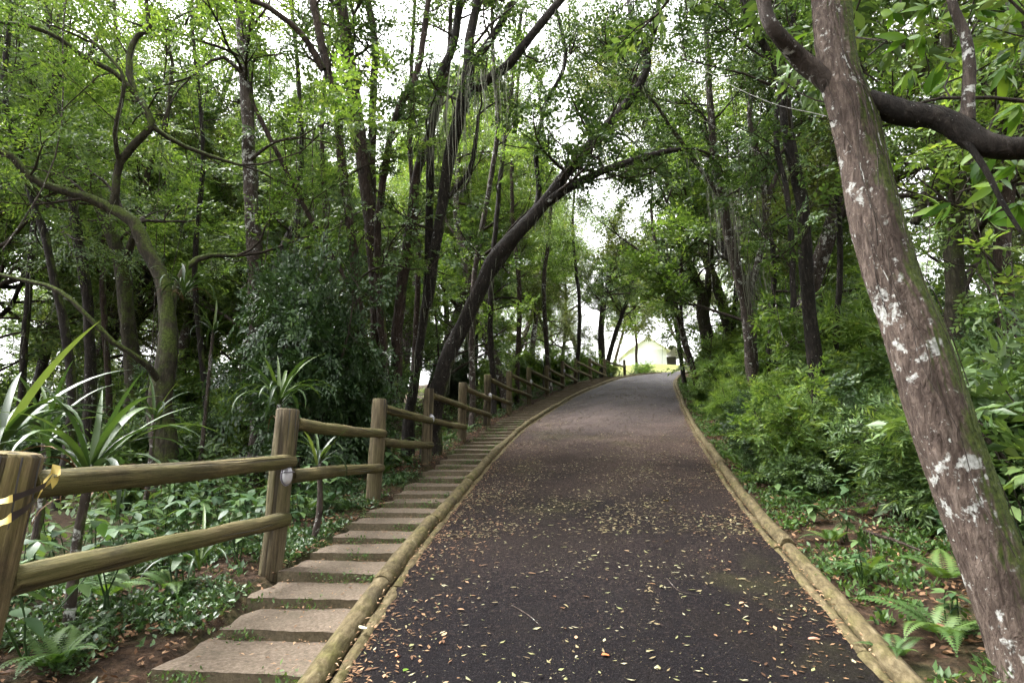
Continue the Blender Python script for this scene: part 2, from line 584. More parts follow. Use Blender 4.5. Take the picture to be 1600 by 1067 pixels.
def mk_step():
    m, nt, out = mat('step_stone')
    v = coords(nt, (1, 1, 1), True)
    n1 = noise(nt, v, 55, 5, .7)
    n2 = noise(nt, v, 3.0, 5, .6)
    c = ramp(nt, n1, [(.3, (.045, .033, .023)), (.5, (.094, .072, .052)), (.72, (.162, .13, .097))])
    c = mixc(nt, mth(nt, 'MULTIPLY', mth(nt, 'SUBTRACT', n2, .5), 3, clamp=True), c, mixc(nt, n1, (.045, .036, .025), (.10, .08, .055)))
    d2 = noise(nt, v, 8, 6, .75, .5)
    c = mixc(nt, mth(nt, 'MULTIPLY', mth(nt, 'SUBTRACT', d2, .52), 5, clamp=True), c, mixc(nt, .55, c, (.05, .042, .026)))
    g = nt.nodes.new('ShaderNodeNewGeometry')
    sp = nt.nodes.new('ShaderNodeSeparateXYZ')
    nt.links.new(g.outputs['Normal'], sp.inputs[0])
    side = mth(nt, 'SUBTRACT', 1.0, mth(nt, 'MULTIPLY', sp.outputs[2], 1.4, clamp=True))
    mo = mth(nt, 'MULTIPLY', mth(nt, 'ADD', mth(nt, 'MULTIPLY', side, .75), mth(nt, 'SUBTRACT', noise(nt, v, 9, 5, .7), .75)), 2.0, clamp=True)
    mc = ramp(nt, noise(nt, v, 40, 3), [(.3, (.05, .045, .022)), (.7, (.13, .115, .06))])
    c = mixc(nt, mth(nt, 'MULTIPLY', mo, .4), c, mc)
    nb = bump(nt, n1, .6, .01)
    nb = bump(nt, noise(nt, v, 12, 4), .5, .02, nb)
    principled(nt, out, c, .9, nb, .2)
    return m


def plain(name, col, rough=.6, spec=.3, sc=60, var=.25, bs=.2):
    m, nt, out = mat(name)
    v = coords(nt)
    n1 = noise(nt, v, sc, 4, .6)
    lo = tuple(c * (1 - var) for c in col)
    hi = tuple(c * (1 + var) for c in col)
    c = ramp(nt, n1, [(.3, lo), (.7, hi)])
    principled(nt, out, c, rough, bump(nt, n1, bs, .01), spec)
    return m


def mk_kerb():
    m, nt, out = mat('kerb_timber')
    v = coords(nt, (1, 1, .35), True)
    v1 = coords(nt, (1, 1, 1), True)
    n1 = noise(nt, v, 30, 6, .7, .3)
    n2 = noise(nt, v1, 5, 5, .65)
    n3 = noise(nt, v1, 2.3, 5, .65)
    c = ramp(nt, n1, [(.3, (.028, .022, .011)), (.5, (.076, .059, .03)), (.72, (.145, .118, .07))])
    c = mixc(nt, mth(nt, 'MULTIPLY', mth(nt, 'SUBTRACT', n2, .48), 4, clamp=True), c, ramp(nt, n1, [(.3, (.022, .022, .006)), (.7, (.085, .08, .02))]))
    c = mixc(nt, mth(nt, 'MULTIPLY', mth(nt, 'SUBTRACT', n3, .54), 6, clamp=True), c, mixc(nt, .7, c, (.018, .014, .009)))
    pale = mth(nt, 'MULTIPLY', mth(nt, 'SUBTRACT', noise(nt, v1, 8, 4, .7), .64), 9, clamp=True)
    c = mixc(nt, pale, c, (.21, .185, .125))
    nb = bump(nt, n1, .8, .012)
    nb = bump(nt, n2, .6, .03, nb)
    principled(nt, out, c, .9, nb, .15)
    return m


M['kerb_log'] = mk_kerb()
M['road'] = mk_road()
M['ground'] = mk_ground()
M['step'] = mk_step()
M['white_wall'] = plain('white_wall', (.80, .83, .88), .8, sc=6, var=.05)
M['roof_grey'] = plain('roof_grey', (.66, .65, .63), .8, sc=8)
M['dark_open'] = plain('dark_open', (.05, .045, .04), .5, sc=8)
M['lawn'] = plain('lawn', (.15, .16, .05), .9, .1, sc=9, var=.35, bs=.5)
M['lamp_glass'] = plain('lamp_glass', (.40, .39, .42), .15, .6, sc=3, var=.1, bs=0)
M['lamp_grey'] = plain('lamp_grey', (.11, .10, .12), .35, .5, sc=40)
M['tape_yellow'] = plain('tape_yellow', (.5, .38, .10), .4, .5, sc=12, var=.2)
M['tape_black'] = plain('tape_black', (.03, .022, .02), .4, .5, sc=12)
M['cable'] = plain('cable', (.13, .125, .11), .6, .3)
M['bamboo'] = plain('bamboo', (.16, .14, .06), .6, .3, sc=10)

# ------------------------------------------------------------------ ground, lawn, road
def inside(poly, x, y):
    r = np.zeros(x.shape, bool)
    n = len(poly)
    for i in range(n):
        (x0, y0), (x1, y1) = poly[i], poly[(i + 1) % n]
        if y0 == y1:
            continue
        c = ((y0 > y) != (y1 > y)) & (x < (x1 - x0) * (y - y0) / (y1 - y0) + x0)
        r ^= c
    return r


CORR = list(FEN[:13] + np.array([.12, 0])) + list(LL[12:]) + list(RR[::-1])
gx = np.unique(np.concatenate([np.arange(-9, 12, .17), np.arange(-60, -9, 1.5), np.arange(12, 60, 1.5), np.arange(-600, -60, 60), np.arange(60, 601, 60)]).round(3))
gy = np.unique(np.concatenate([np.arange(-4, 14, .17), np.arange(14, 34, .4), np.arange(34, 100, 1.5), np.arange(-40, -4, 3), np.arange(100, 900, 50)]).round(3))
GX, GY = np.meshgrid(gx, gy)
GZ = ground(GX, GY)
GZ = np.where(inside(CORR, GX, GY), gz(GX, GY) - .13, GZ)
nx, ny = len(gx), len(gy)
ii = (np.arange(ny - 1)[:, None] * nx + np.arange(nx - 1)[None, :]).ravel()
gme = mesh_np('ground', np.stack([GX, GY, GZ], -1).reshape(-1, 3), np.stack([ii, ii + 1, ii + nx + 1, ii + nx], -1), M['ground'], smooth=True)
tag(link('ground', gme), 'dark forest floor of brown litter and moss beside the road', kind='structure')

# sunny lawn beyond the crest
lx, ly = np.meshgrid(np.linspace(6, 26, 50), np.linspace(31.6, 75, 70))
lz = ground(lx, ly) + .05 + .02 * np.sin(lx * 3) * np.sin(ly * 2.3)
k = (np.arange(69)[:, None] * 50 + np.arange(49)[None, :]).ravel()
tag(link('lawn', mesh_np('lawn', np.stack([lx, ly, lz], -1).reshape(-1, 3), np.stack([k, k + 1, k + 51, k + 50], -1), M['lawn'], smooth=True)),
    'bright mown lawn beyond the top of the road', kind='structure')

NR, NCR = 260, 20


def resamp(C, n):
    D = catmull(C, .1)
    s = np.concatenate([[0], np.cumsum(np.linalg.norm(np.diff(D, axis=0), axis=1))])
    t = np.linspace(0, s[-1], n)
    return np.stack([np.interp(t, s, D[:, 0]), np.interp(t, s, D[:, 1])], -1)


def edge_pts(C, n):
    return resamp(C, n)


LE, RE = resamp(LL, NR), resamp(RR, NR)
tt = np.linspace(-.03, 1.03, NCR)[None, :, None]
RX = LE[:, None, :] * (1 - tt) + RE[:, None, :] * tt
rz = gz(RX[..., 0], RX[..., 1])
rz += .035 * (1 - (2 * tt[..., 0] - 1) ** 2) + .006 * np.sin(RX[..., 0] * 2.3 + RX[..., 1]) * np.sin(RX[..., 1] * 1.7)
k = (np.arange(NR - 1)[:, None] * NCR + np.arange(NCR - 1)[None, :]).ravel()
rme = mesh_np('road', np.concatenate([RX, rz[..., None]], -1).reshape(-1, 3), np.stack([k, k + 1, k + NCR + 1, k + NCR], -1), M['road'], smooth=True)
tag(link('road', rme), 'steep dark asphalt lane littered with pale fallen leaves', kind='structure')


def road_z(x, y):
    """Road surface height at a point of the lane."""
    a, b = xl(y), xr(y)
    t = np.clip((x - a) / (b - a), 0, 1)
    return gz(x, y) + .035 * (1 - (2 * t - 1) ** 2) + .006 * np.sin(x * 2.3 + y) * np.sin(y * 1.7)


# ------------------------------------------------------------------ log kerbs
def log_object(name, P, r, m, parent, rough=.06, sides=12, seed=0, lumps=True):
    """A round timber as an object whose local Z runs along the timber."""
    P = np.asarray(P, float)
    a, b = P[0], P[-1]
    L = np.linalg.norm(b - a)
    q = Vector(b - a).to_track_quat('Z', 'Y')
    Ri = np.array(q.to_matrix())
    loc = (P - a) @ Ri                         # world -> local
    mb = MB()
    Z = catmull(loc, .12)
    rr = r * (1 + .04 * np.sin(np.linspace(0, 7, len(Z)) + seed))
    # rounded ends
    rr = np.concatenate([[rr[0] * .86], rr, [rr[-1] * .86]])
    d0, d1 = Z[1] - Z[0], Z[-1] - Z[-2]
    Z = np.vstack([Z[0] - d0 / np.linalg.norm(d0) * .012, Z, Z[-1] + d1 / np.linalg.norm(d1) * .012])
    add_tube(mb, Z, rr, sides, rough, seed)
    o = mb.build(name, m, parent, loc=a)
    o.rotation_mode = 'QUATERNION'
    o.rotation_quaternion = q
    return o


def kerb(name, label, C, side, r, seg, ymax):
    root = tag(link(name, None, None, (0, 0, 0)), label, kind='structure')
    D = catmull(C, .05)
    T = np.gradient(D, axis=0)
    T /= np.linalg.norm(T, axis=1)[:, None]
    Nn = np.stack([T[:, 1], -T[:, 0]], -1) * side       # away from the road
    log = D + Nn * (r + .055)
    low = D + Nn * .03
    s = np.concatenate([[0], np.cumsum(np.linalg.norm(np.diff(D, axis=0), axis=1))])
    p = 1.05
    i = 0
    while p < s[-1] - .3:
        ln = seg * R(.85, 1.15)
        e = min(p + ln, s[-1])
        q = np.linspace(p + .016, e - .016, 6)
        jl, jr = R(-.012, .012), R(.88, 1.10)
        if np.interp(p, s, D[:, 1]) > ymax:
            break
        for nm, A, rr, up, rg in (('log', log + Nn * jl, r * jr, .02, .075), ('edging', low, .040, -.026, .25)):
            x, y = np.interp(q, s, A[:, 0]), np.interp(q, s, A[:, 1])
            if nm == 'log':                      # each timber is straight; only the row bends
                f_ = np.linspace(0, 1, 6)
                x, y = x[0] + (x[-1] - x[0]) * f_, y[0] + (y[-1] - y[0]) * f_
            z = gz(x, y) + up + (R(-.012, .012) if nm == 'log' else 0)
            log_object(nm, np.stack([x, y, z], -1), rr, M['kerb_log'], root, rg, 14 if i < 8 else 8, seed=i * 3 + (side > 0))
        p = e
        i += 1
    return root


kerb('kerb_left', 'mossy log kerb between the stone stairs and the asphalt', LL, -1, .064, 1.55, 29)
kerb('kerb_right', 'yellowish mossy log kerb along the undergrowth side of the lane', RR, 1, .056, 1.7, 27.5)

# ------------------------------------------------------------------ stairs
stairs = thing('stairway', 'long flight of pale stone slab steps between log fence and kerb', 'stairs', (0, 0, 0))
FD = catmull(FEN, .05)
FS = np.concatenate([[0], np.cumsum(np.linalg.norm(np.diff(FD, axis=0), axis=1))])
s = float(np.interp(2.0, FD[:, 1], FS))
STEP_TOPS = []
rs = np.random.default_rng(5)
while True:
    x0, y0 = np.interp(s, FS, FD[:, 0]), np.interp(s, FS, FD[:, 1])
    if y0 > 28.5:
        break
    g_ = float(gr(y0))
    t = np.array([g_, 1.0]) / math.hypot(g_, 1)
    n = np.array([t[1], -t[0]])
    # from the fence line to the kerb log
    w = 0.3
    while (np.array([x0, y0]) + n * w)[0] < xl((np.array([x0, y0]) + n * w)[1]) - .16 and w < 2.2:
        w += .02
    w0 = .13 + rs.uniform(-.05, .06)
    dep, th = .46, .115
    nu, nv, nw = 14, 6, 3
    u, v_, h_ = np.linspace(w0, w, nu), np.linspace(0, dep, nv), np.linspace(-th, 0, nw)
    zt = float(gz(np.float64(x0 + n[0] * .5), np.float64(y0 + n[1] * .5))) + .035 + rs.uniform(-.008, .008)
    slope_ = float(gz(np.float64(x0), np.float64(y0 + .5)) - gz(np.float64(x0), np.float64(y0 - .5)))
    tilt = max(0.0, slope_ - .13) * .85
    mb = MB()
    skew = rs.uniform(-.035, .035)
    roll = rs.uniform(-.018, .018)
    chip = [(rs.uniform(w0, w), rs.uniform(.02, .06), rs.uniform(.008, .022)) for _ in range(3)]

    def P3(a, b, c):
        jj = .006
        a, b, c = np.broadcast_arrays(a, b, c)
        wob = .004 * np.sin(a * 4 + s * 7) + .002 * np.sin(a * 31 + s * 3) + rs.normal(0, .002, a.shape)
        bb = b + skew * (a - .5) + np.where(b < .01, wob, 0) + rs.normal(0, .002, a.shape)
        aa = a + np.where(a < w0 + .01, .02 * np.sin(b * 17 + s * 5), 0)
        for cu, cw, cd in chip:
            bb = bb + np.where(b < .01, cd * np.exp(-((a - cu) / cw) ** 2), 0)
        cc = c + roll * (a - .5) + tilt * (b - .2) + .002 * np.sin(a * 5 + b * 7 + s) + np.where((c > -.001) & ((b < .01) | (b > dep - .01) | (a < w0 + .01)), -.010, 0) + rs.normal(0, .0012, a.shape)
        return np.stack([n[0] * aa + t[0] * bb, n[1] * aa + t[1] * bb, cc], -1).reshape(-1, 3)

    def quads(a, b):
        q = (np.arange(a - 1)[:, None] * b + np.arange(b - 1)[None, :]).ravel()
        return np.stack([q, q + 1, q + b + 1, q + b], -1)
    A, B = np.meshgrid(u, v_, indexing='ij')
    mb.add(P3(A, B, 0 * A), quads(nu, nv)[:, ::-1])
    A, C_ = np.meshgrid(u, h_, indexing='ij')
    mb.add(P3(A, 0 * A, C_), quads(nu, nw)[:, ::-1])
    mb.add(P3(A, 0 * A + dep, C_), quads(nu, nw))
    B, C_ = np.meshgrid(v_, h_, indexing='ij')
    mb.add(P3(0 * B + w0, B, C_), quads(nv, nw))
    mb.add(P3(0 * B + w, B, C_), quads(nv, nw)[:, ::-1])
    mb.build('step', M['step'], stairs, loc=(x0, y0, zt), smooth=False)
    STEP_TOPS.append((x0, y0, zt, n, t, w0, w, dep))
    s += .435

# ------------------------------------------------------------------ fence
PX = [(-.05, 2.1), (0, 4.24), (0, 6.48), (0, 8.72), (0, 10.95), (0, 13.17), (0, 15.37), (0, 17.53), (0, 19.68), (0, 21.81), (0, 23.94), (0, 26), (0, 28.18), (0, 30.94)]
fence = thing('log_fence', 'weathered round-log fence climbing beside the stone stairs', 'fence', (0, 0, 0))
HT = [1.09, 1.12, 1.11, 1.11, 1.08, 1.14, 1.12, 1.1, 1.0, 1.03, 1.0, .95, .93, .98]
POSTS = []
for i, (ox, y) in enumerate(PX):
    x = float(xf(y)) + ox
    zb = float(gz(np.float64(x), np.float64(y)))
    lean = [(.10, -.02), (.035, 0), (.02, .01), (.01, 0), (0, 0), (.01, 0), (0, 0)][i] if i < 7 else (R(-.01, .01), R(-.01, .01))
    r = .090 if i == 0 else .078 * R(.95, 1.05)
    top = np.array([x + lean[0] * 1.1, y + lean[1], zb + HT[i]])
    bot = np.array([x - lean[0] * .3, y, zb - .35])
    o = log_object('post', [bot, (bot + top) / 2, top], r, M['post_tan'] if i == 0 else M['post'], fence, .05, 20 if i < 4 else 12, seed=i + 20)
    POSTS.append((np.array([x, y, zb]), top, r))
    if i < 3:                                    # drying cracks running down from the top
        for ang, ln in ((-1.95, .5), (-1.2, .36), (-2.6, .28)):
            mb = MB()
            rr = r * 1.0
            L = np.linalg.norm(top - bot)
            zz = np.linspace(L + .004, L - ln, 8)
            c = np.array([math.cos(ang), math.sin(ang)])
            pts = np.stack([c[0] * rr + .006 * np.sin(zz * 17), c[1] * rr + .006 * np.sin(zz * 13), zz], -1)
            add_tube(mb, pts, np.linspace(.0035, .0008, 8), 5)
            ck = mb.build('crack', M['dark_open'], o)
for i in range(13):
    (a, at_, ra), (b, bt_, rb) = POSTS[i], POSTS[i + 1]
    for lv in (0, 1):
        if i == 12 and lv == 1:
            continue
        h0 = HT[i] - (.10 if lv == 0 else .47)
        za = a[2] + h0
        drop = (b[2] - a[2]) * (1.0 if i else .93)
        fa, fb = h0 / HT[i], (za + .0 - b[2]) / HT[i + 1]
        pa = a + (at_ - a) * fa
        pb = b + (bt_ - b) * fb
        pb[2] = za + R(-.015, .015) + (.04 if i == 0 else 0) + (.1 if i == 12 else 0)
        if i == 0 and lv == 1:
            pa[2] += .04
            pb[2] += -.035
        d = (pb - pa) / np.linalg.norm(pb - pa)
        sg = np.array([d[1], -d[0], 0])
        off = sg * .055
        pa2, pb2 = pa + off + d * .05, pb + off * 1.0 + d * .02
        mid = (pa2 + pb2) / 2 + np.array([0, 0, R(-.02, .012)])
        rl = .051 * R(.94, 1.06)
        ro_ = log_object('rail', [pa2, mid, pb2], rl, M['rail'], fence, .06, 14 if i < 4 else 9, seed=i * 5 + lv)
        if i < 2:
            L = np.linalg.norm(pb2 - pa2)
            for k_ in range(3):
                z0, ln, an = R(.1, L * .6), R(.3, .8), R(0, 6.28)
                zz = np.linspace(z0, min(L - .05, z0 + ln), 9)
                mb = MB()
                add_tube(mb, np.stack([rl * 1.0 * np.cos(an + .1 * np.sin(zz * 9)), rl * 1.0 * np.sin(an + .1 * np.sin(zz * 9)), zz], -1), .0035 * np.sin(np.linspace(.15, 3.0, 9)), 5)
                mb.build('crack', M['dark_open'], ro_)
# the rail that leaves the frame below the tape
a, at_, ra = POSTS[0]
log_object('rail', [a + (at_ - a) * .72 + np.array([.02, -.04, 0]), a + np.array([.02, -1.0, .78]), a + np.array([-.08, -2.0, .76])], .056, M['rail'], fence, .06, 14, seed=99)

# ------------------------------------------------------------------ lamps on the posts
WH = ['second', 'fourth', 'sixth', 'eighth', 'tenth', 'twelfth']
for n_, i in enumerate((1, 3, 5, 7, 9, 11)):
    b, tp, r = POSTS[i]
    fr = .66 / HT[i]
    p = b + (tp - b) * fr
    ang = math.radians(-42)
    dirv = np.array([math.cos(ang), math.sin(ang), 0])
    root = thing('bulkhead_lamp', 'small oval caged lamp on the %s fence post counted from the tape' % WH[n_], 'lamp', p + dirv * (r - .012), 'lamps on the fence posts', (0, 0, ang))

    def dome(rx, ry, rz_, nseg=16, nr=5, x0=0.0):
        mb = MB()
        ph = np.linspace(0, PI / 2, nr)
        th = np.arange(nseg) * 2 * PI / nseg
        V = np.array([[x0 + rx * math.sin(p_), ry * math.cos(p_) * math.cos(t_), rz_ * math.cos(p_) * math.sin(t_)] for p_ in ph for t_ in th])
        q = np.array([[a_ * nseg + b_, a_ * nseg + (b_ + 1) % nseg, (a_ + 1) * nseg + (b_ + 1) % nseg, (a_ + 1) * nseg + b_] for a_ in range(nr - 1) for b_ in range(nseg)])
        return mb.add(V, q)
    mb = MB()
    th = np.arange(17) * 2 * PI / 16
    for x0, x1, e0 in ((-.02, .02, 1.0),):
        for k_ in range(16):
            a0, a1 = th[k_], th[k_ + 1]
            q = [(x0, .043 * math.cos(a0), .076 * math.sin(a0)), (x0, .043 * math.cos(a1), .076 * math.sin(a1)), (x1, .043 * math.cos(a1), .076 * math.sin(a1)), (x1, .043 * math.cos(a0), .076 * math.sin(a0))]
            mb.add(q, [[0, 1, 2, 3]])
            q2 = [(x1, 0, 0), (x1, .043 * math.cos(a0), .076 * math.sin(a0)), (x1, .043 * math.cos(a1), .076 * math.sin(a1))]
            mb.add(q2, [[0, 1, 2]])
    mb.build('base', M['lamp_grey'], root, smooth=False)
    dome(.045, .037, .064, x0=.022).build('glass', M['lamp_glass'], root)
    mb = MB()
    ph = np.linspace(0, PI, 9)
    add_tube(mb, np.stack([.022 + .052 * np.sin(ph), .043 * np.cos(ph), 0 * ph + .022], -1), .004, 5)
    mb.build('cage_bar', M['lamp_grey'], root)

# ------------------------------------------------------------------ hazard tape on the first post
b, tp, r = POSTS[0]
tape = thing('barrier_tape', 'crumpled yellow and black hazard tape tied round the tan fence post', 'tape', b + np.array([0, 0, 1.0]))


def ribbon(P, w, wv):
    P = catmull(P, .02)
    n = len(P)
    wv = np.asarray(wv, float)
    tw = np.linspace(0, 1, n)[:, None]
    W = wv * (1 + .3 * np.sin(tw * 17)) + np.array([0, .4, 0]) * np.sin(tw * 11)
    W = W / np.linalg.norm(W, axis=1)[:, None] * w * (1 - .35 * np.abs(np.sin(tw * 9)))
    V = np.concatenate([P + W / 2, P - W / 2])
    i = np.arange(n - 1)
    return V, np.stack([i, i + 1, n + i + 1, n + i], -1)


def tape_run(pts3, w):
    V, Q = ribbon(pts3, w, (0.1, 0, 1))
    for k in range(0, len(Q), 5):
        nm, mm = ('yellow_band', 'tape_yellow') if (k // 5) % 2 == 0 else ('black_band', 'tape_black')
        sel = Q[k:k + 5]
        ids = np.unique(sel)
        me = mesh_np(nm, V[ids] - (b + np.array([0, 0, 1.0])), np.searchsorted(ids, sel), M[mm], smooth=True)
        link(nm, me, tape)


pt = lambda px, py, d: at(px, py, d)
D0 = 1.86
tape_run([pt(-8, 786, D0 - .02), pt(20, 778, D0 - .07), pt(48, 768, D0 - .03), pt(72, 757, D0 + .04), pt(84, 745, D0 + .10)], .028)
tape_run([pt(-8, 822, D0 - .03), pt(18, 808, D0 - .08), pt(40, 795, D0 - .04), pt(58, 778, D0 + .02), pt(66, 760, D0 + .07)], .034)
tape_run([pt(66, 760, D0 + .04), pt(76, 745, D0 + .05), pt(82, 732, D0 + .06), pt(92, 735, D0 + .05), pt(92, 748, D0 + .04), pt(80, 757, D0 + .03)], .04)

# ------------------------------------------------------------------ foliage toolkit
def leaf_quads(base, tip, width, fold=.25, up=None):
    """Folded leaves (4 vertices, 2 triangles each): base, left, tip, right."""
    base, tip = np.atleast_2d(base), np.atleast_2d(tip)
    d = tip - base
    L = np.linalg.norm(d, axis=1)[:, None] + 1e-9
    d = d / L
    if up is None:
        up = np.array([0, 0, 1.]) + RNG.normal(0, .45, base.shape)
    s = np.cross(d, up)
    s /= np.linalg.norm(s, axis=1)[:, None] + 1e-9
    nrm = np.cross(s, d)
    w = np.broadcast_to(np.asarray(width, float), (len(base),))[:, None]
    m = base + d * L * .45
    l = m + s * w / 2 + nrm * w * fold
    r = m - s * w / 2 + nrm * w * fold
    V = np.stack([base, l, tip, r], 1)
    n = len(base)
    i = np.arange(n)[:, None] * 4
    Fc = np.concatenate([i + np.array([[0, 2, 1]]), i + np.array([[0, 3, 2]])], 1).reshape(-1, 3)
    return V.reshape(-1, 3), Fc


def make_spray(kind, seed):
    """Leafy twig along +X, unit length about 1. Returns leaf vertices (n,4,3)."""
    rg = np.random.default_rng(seed)
    B, T, W = [], [], []

    def run(o, d, L, n, ll, ww, ang, droop):
        d = d / np.linalg.norm(d)
        sd = np.cross(d, [0, 0, 1.])
        sd /= np.linalg.norm(sd) + 1e-9
        for i in range(n):
            f = (i + .6) / n
            p = o + d * L * f + np.array([0, 0, -droop * L * f * f])
            sg = 1 if i % 2 else -1
            a = ang * rg.uniform(.7, 1.2) * (1 - .45 * f)
            v = d * math.cos(a) + sd * sg * math.sin(a) + np.array([0, 0, rg.normal(-.18, .28)])
            v /= np.linalg.norm(v)
            l = ll * rg.uniform(.7, 1.2) * (.75 + .5 * math.sin(PI * min(1, f + .15)))
            B.append(p)
            T.append(p + v * l)
            W.append(ww * l / ll * rg.uniform(.85, 1.15))
        return
    X = np.array([1., 0, 0])
    if kind == 'small':
        run(np.zeros(3), X, 1, 9, .20, .095, 1.0, .15)
        for f, sg in ((.15, 1), (.35, -1), (.55, 1), (.75, -1)):
            run(X * f, np.array([.75, sg * .7, rg.uniform(-.25, .25)]), .55 * (1.1 - f * .6), 6, .18, .09, .95, .2)
    elif kind == 'fine':
        for f, sg in ((.1, 1), (.25, -1), (.4, 1), (.55, -1), (.7, 1), (.9, 0)):
            run(X * f, np.array([.6, sg * .8, rg.uniform(-.2, .2)]), .6, 9, .14, .06, 1.1, .25)
    elif kind == 'lance':
        run(np.zeros(3), X, 1, 8, .36, .075, .8, .3)
        for f, sg in ((.3, 1), (.6, -1)):
            run(X * f, np.array([.7, sg * .6, rg.uniform(-.1, .3)]), .5, 5, .34, .07, .8, .3)
    elif kind == 'broad':
        run(np.zeros(3), X, 1, 9, .30, .12, 1.0, .2)
        run(X * .5, np.array([.7, rg.choice([-1, 1]) * .7, .1]), .5, 5, .28, .115, 1.0, .2)
    B, T, W = np.array(B), np.array(T), np.array(W)
    st = RNG.bit_generator.state
    V, _ = leaf_quads(B, T, W, .22, np.array([0, 0, 1.]) + rg.normal(0, .4, B.shape))
    RNG.bit_generator.state = st
    return V.reshape(-1, 4, 3)


SPRAY = {k: [make_spray(k, 100 + i) for i in range(7)] for k in ('small', 'fine', 'lance', 'broad')}


def sprays_mesh(name, sp, kind, mt, parent, origin=(0, 0, 0), tone=0.0):
    """sp: list of (position, direction, length). One crown mesh."""
    if not sp:
        return None
    P = np.array([a[0] for a in sp], float) - np.asarray(origin)
    D = np.array([a[1] for a in sp], float)
    S = np.array([a[2] for a in sp], float)
    D /= np.linalg.norm(D, axis=1)[:, None] + 1e-9
    up = np.array([0, 0, 1.]) + RNG.normal(0, .35, D.shape)
    Y = np.cross(up, D)
    Y /= np.linalg.norm(Y, axis=1)[:, None] + 1e-9
    Z = np.cross(D, Y)
    which = RNG.integers(0, 7, len(sp))
    Vs, Rs = [], []
    for k in range(7):
        sel = which == k
        if not sel.any():
            continue
        T = SPRAY[kind][k]
        t = T.reshape(-1, 3)
        A = P[sel][:, None, :] + S[sel][:, None, None] * (t[None, :, 0:1] * D[sel][:, None, :] + t[None, :, 1:2] * Y[sel][:, None, :] + t[None, :, 2:3] * Z[sel][:, None, :])
        Vs.append(A.reshape(-1, 3))
        n = len(T)
        rv = np.clip(RNG.normal(.48 + tone, .10, (sel.sum(), 1)) + RNG.normal(0, .17, (sel.sum(), n)), 0, 1)
        Rs.append(rv.ravel())
    V = np.vstack(Vs)
    rv = np.concatenate(Rs)
    i = np.arange(len(rv))[:, None] * 4
    Fc = np.concatenate([i + np.array([[0, 2, 1]]), i + np.array([[0, 3, 2]])], 1).reshape(-1, 3)
    me = mesh_np(name, V, Fc, mt, np.repeat(rv, 2))
    return link(name, me, parent)


def unit(v):
    return v / (np.linalg.norm(v) + 1e-9)


def rvec():
    return unit(RNG.normal(0, 1, 3))


def wander(p, d, L, n, wob, trop):
    pts = [p]
    d = unit(d)
    for i in range(n):
        d = unit(d + RNG.normal(0, wob, 3) + np.array([0, 0, trop]))
        p = p + d * L / n
        pts.append(p)
    return np.array(pts), d


def branchlets(tubes, sp, p, d, L, r, slen, dens, sub=3, trop=.05, wob=.22):
    """A side branch with its own twigs; leaves sit on the outer two thirds."""
    P, _ = wander(p, d, L, 5, wob, trop)
    tubes.append((P, np.linspace(r, r * .35, len(P)), 5))
    for k in range(sub):
        f = R(.3, .95)
        i = min(4, int(f * 5))
        q = P[i] + (P[i + 1] - P[i]) * (f * 5 - i)
        dd = unit(unit(P[i + 1] - P[i]) * .7 + rvec() * .8 + np.array([0, 0, .1]))
        l2 = L * R(.3, .55)
        Q, _ = wander(q, dd, l2, 4, wob, trop)
        tubes.append((Q, np.linspace(r * .5, r * .15, len(Q)), 4))
        for m in range(max(1, int(dens * l2 / slen * 2.2))):
            g = R(.1, 1)
            j = min(3, int(g * 4))
            c = Q[j] + (Q[j + 1] - Q[j]) * (g * 4 - j)
            v = unit(unit(Q[j + 1] - Q[j]) * .6 + rvec() * .75 + np.array([0, 0, -.05]))
            sp.append((c, v, slen * R(.7, 1.25)))
    for m in range(max(1, int(dens * L / slen * 1.6))):
        g = R(.35, 1)
        j = min(4, int(g * 5))
        c = P[j] + (P[j + 1] - P[j]) * (g * 5 - j)
        sp.append((c, unit(unit(P[j + 1] - P[j]) * .5 + rvec() * .8), slen * R(.7, 1.25)))


def blob(sp, c, rad, n, slen, out=.6):
    """Leafy mass: sprays through an ellipsoid, denser toward its rim."""
    for _ in range(n):
        u = rvec()
        k = R(0, 1) ** .45
        p = c + u * np.asarray(rad) * k
        sp.append((p, unit(u * out + rvec() * .6 + np.array([0, 0, .1])), slen * R(.7, 1.25)))


def build_tubes(name, tubes, mt, parent, origin):
    mb = MB()
    for P, r, sd in tubes:
        V, Q = tube(P, r, sd)
        mb.add(V, Q)
    if mb.n:
        return mb.build(name, mt, parent, origin)


def trace(pts, d=None):
    """(px, py, depth, width in px) rows -> world points with radius."""
    out = []
    for a in pts:
        px, py, dd, w = a
        p = at(px, py, dd)
        out.append([*p, w * .84 * dd / F / 2])
    return out


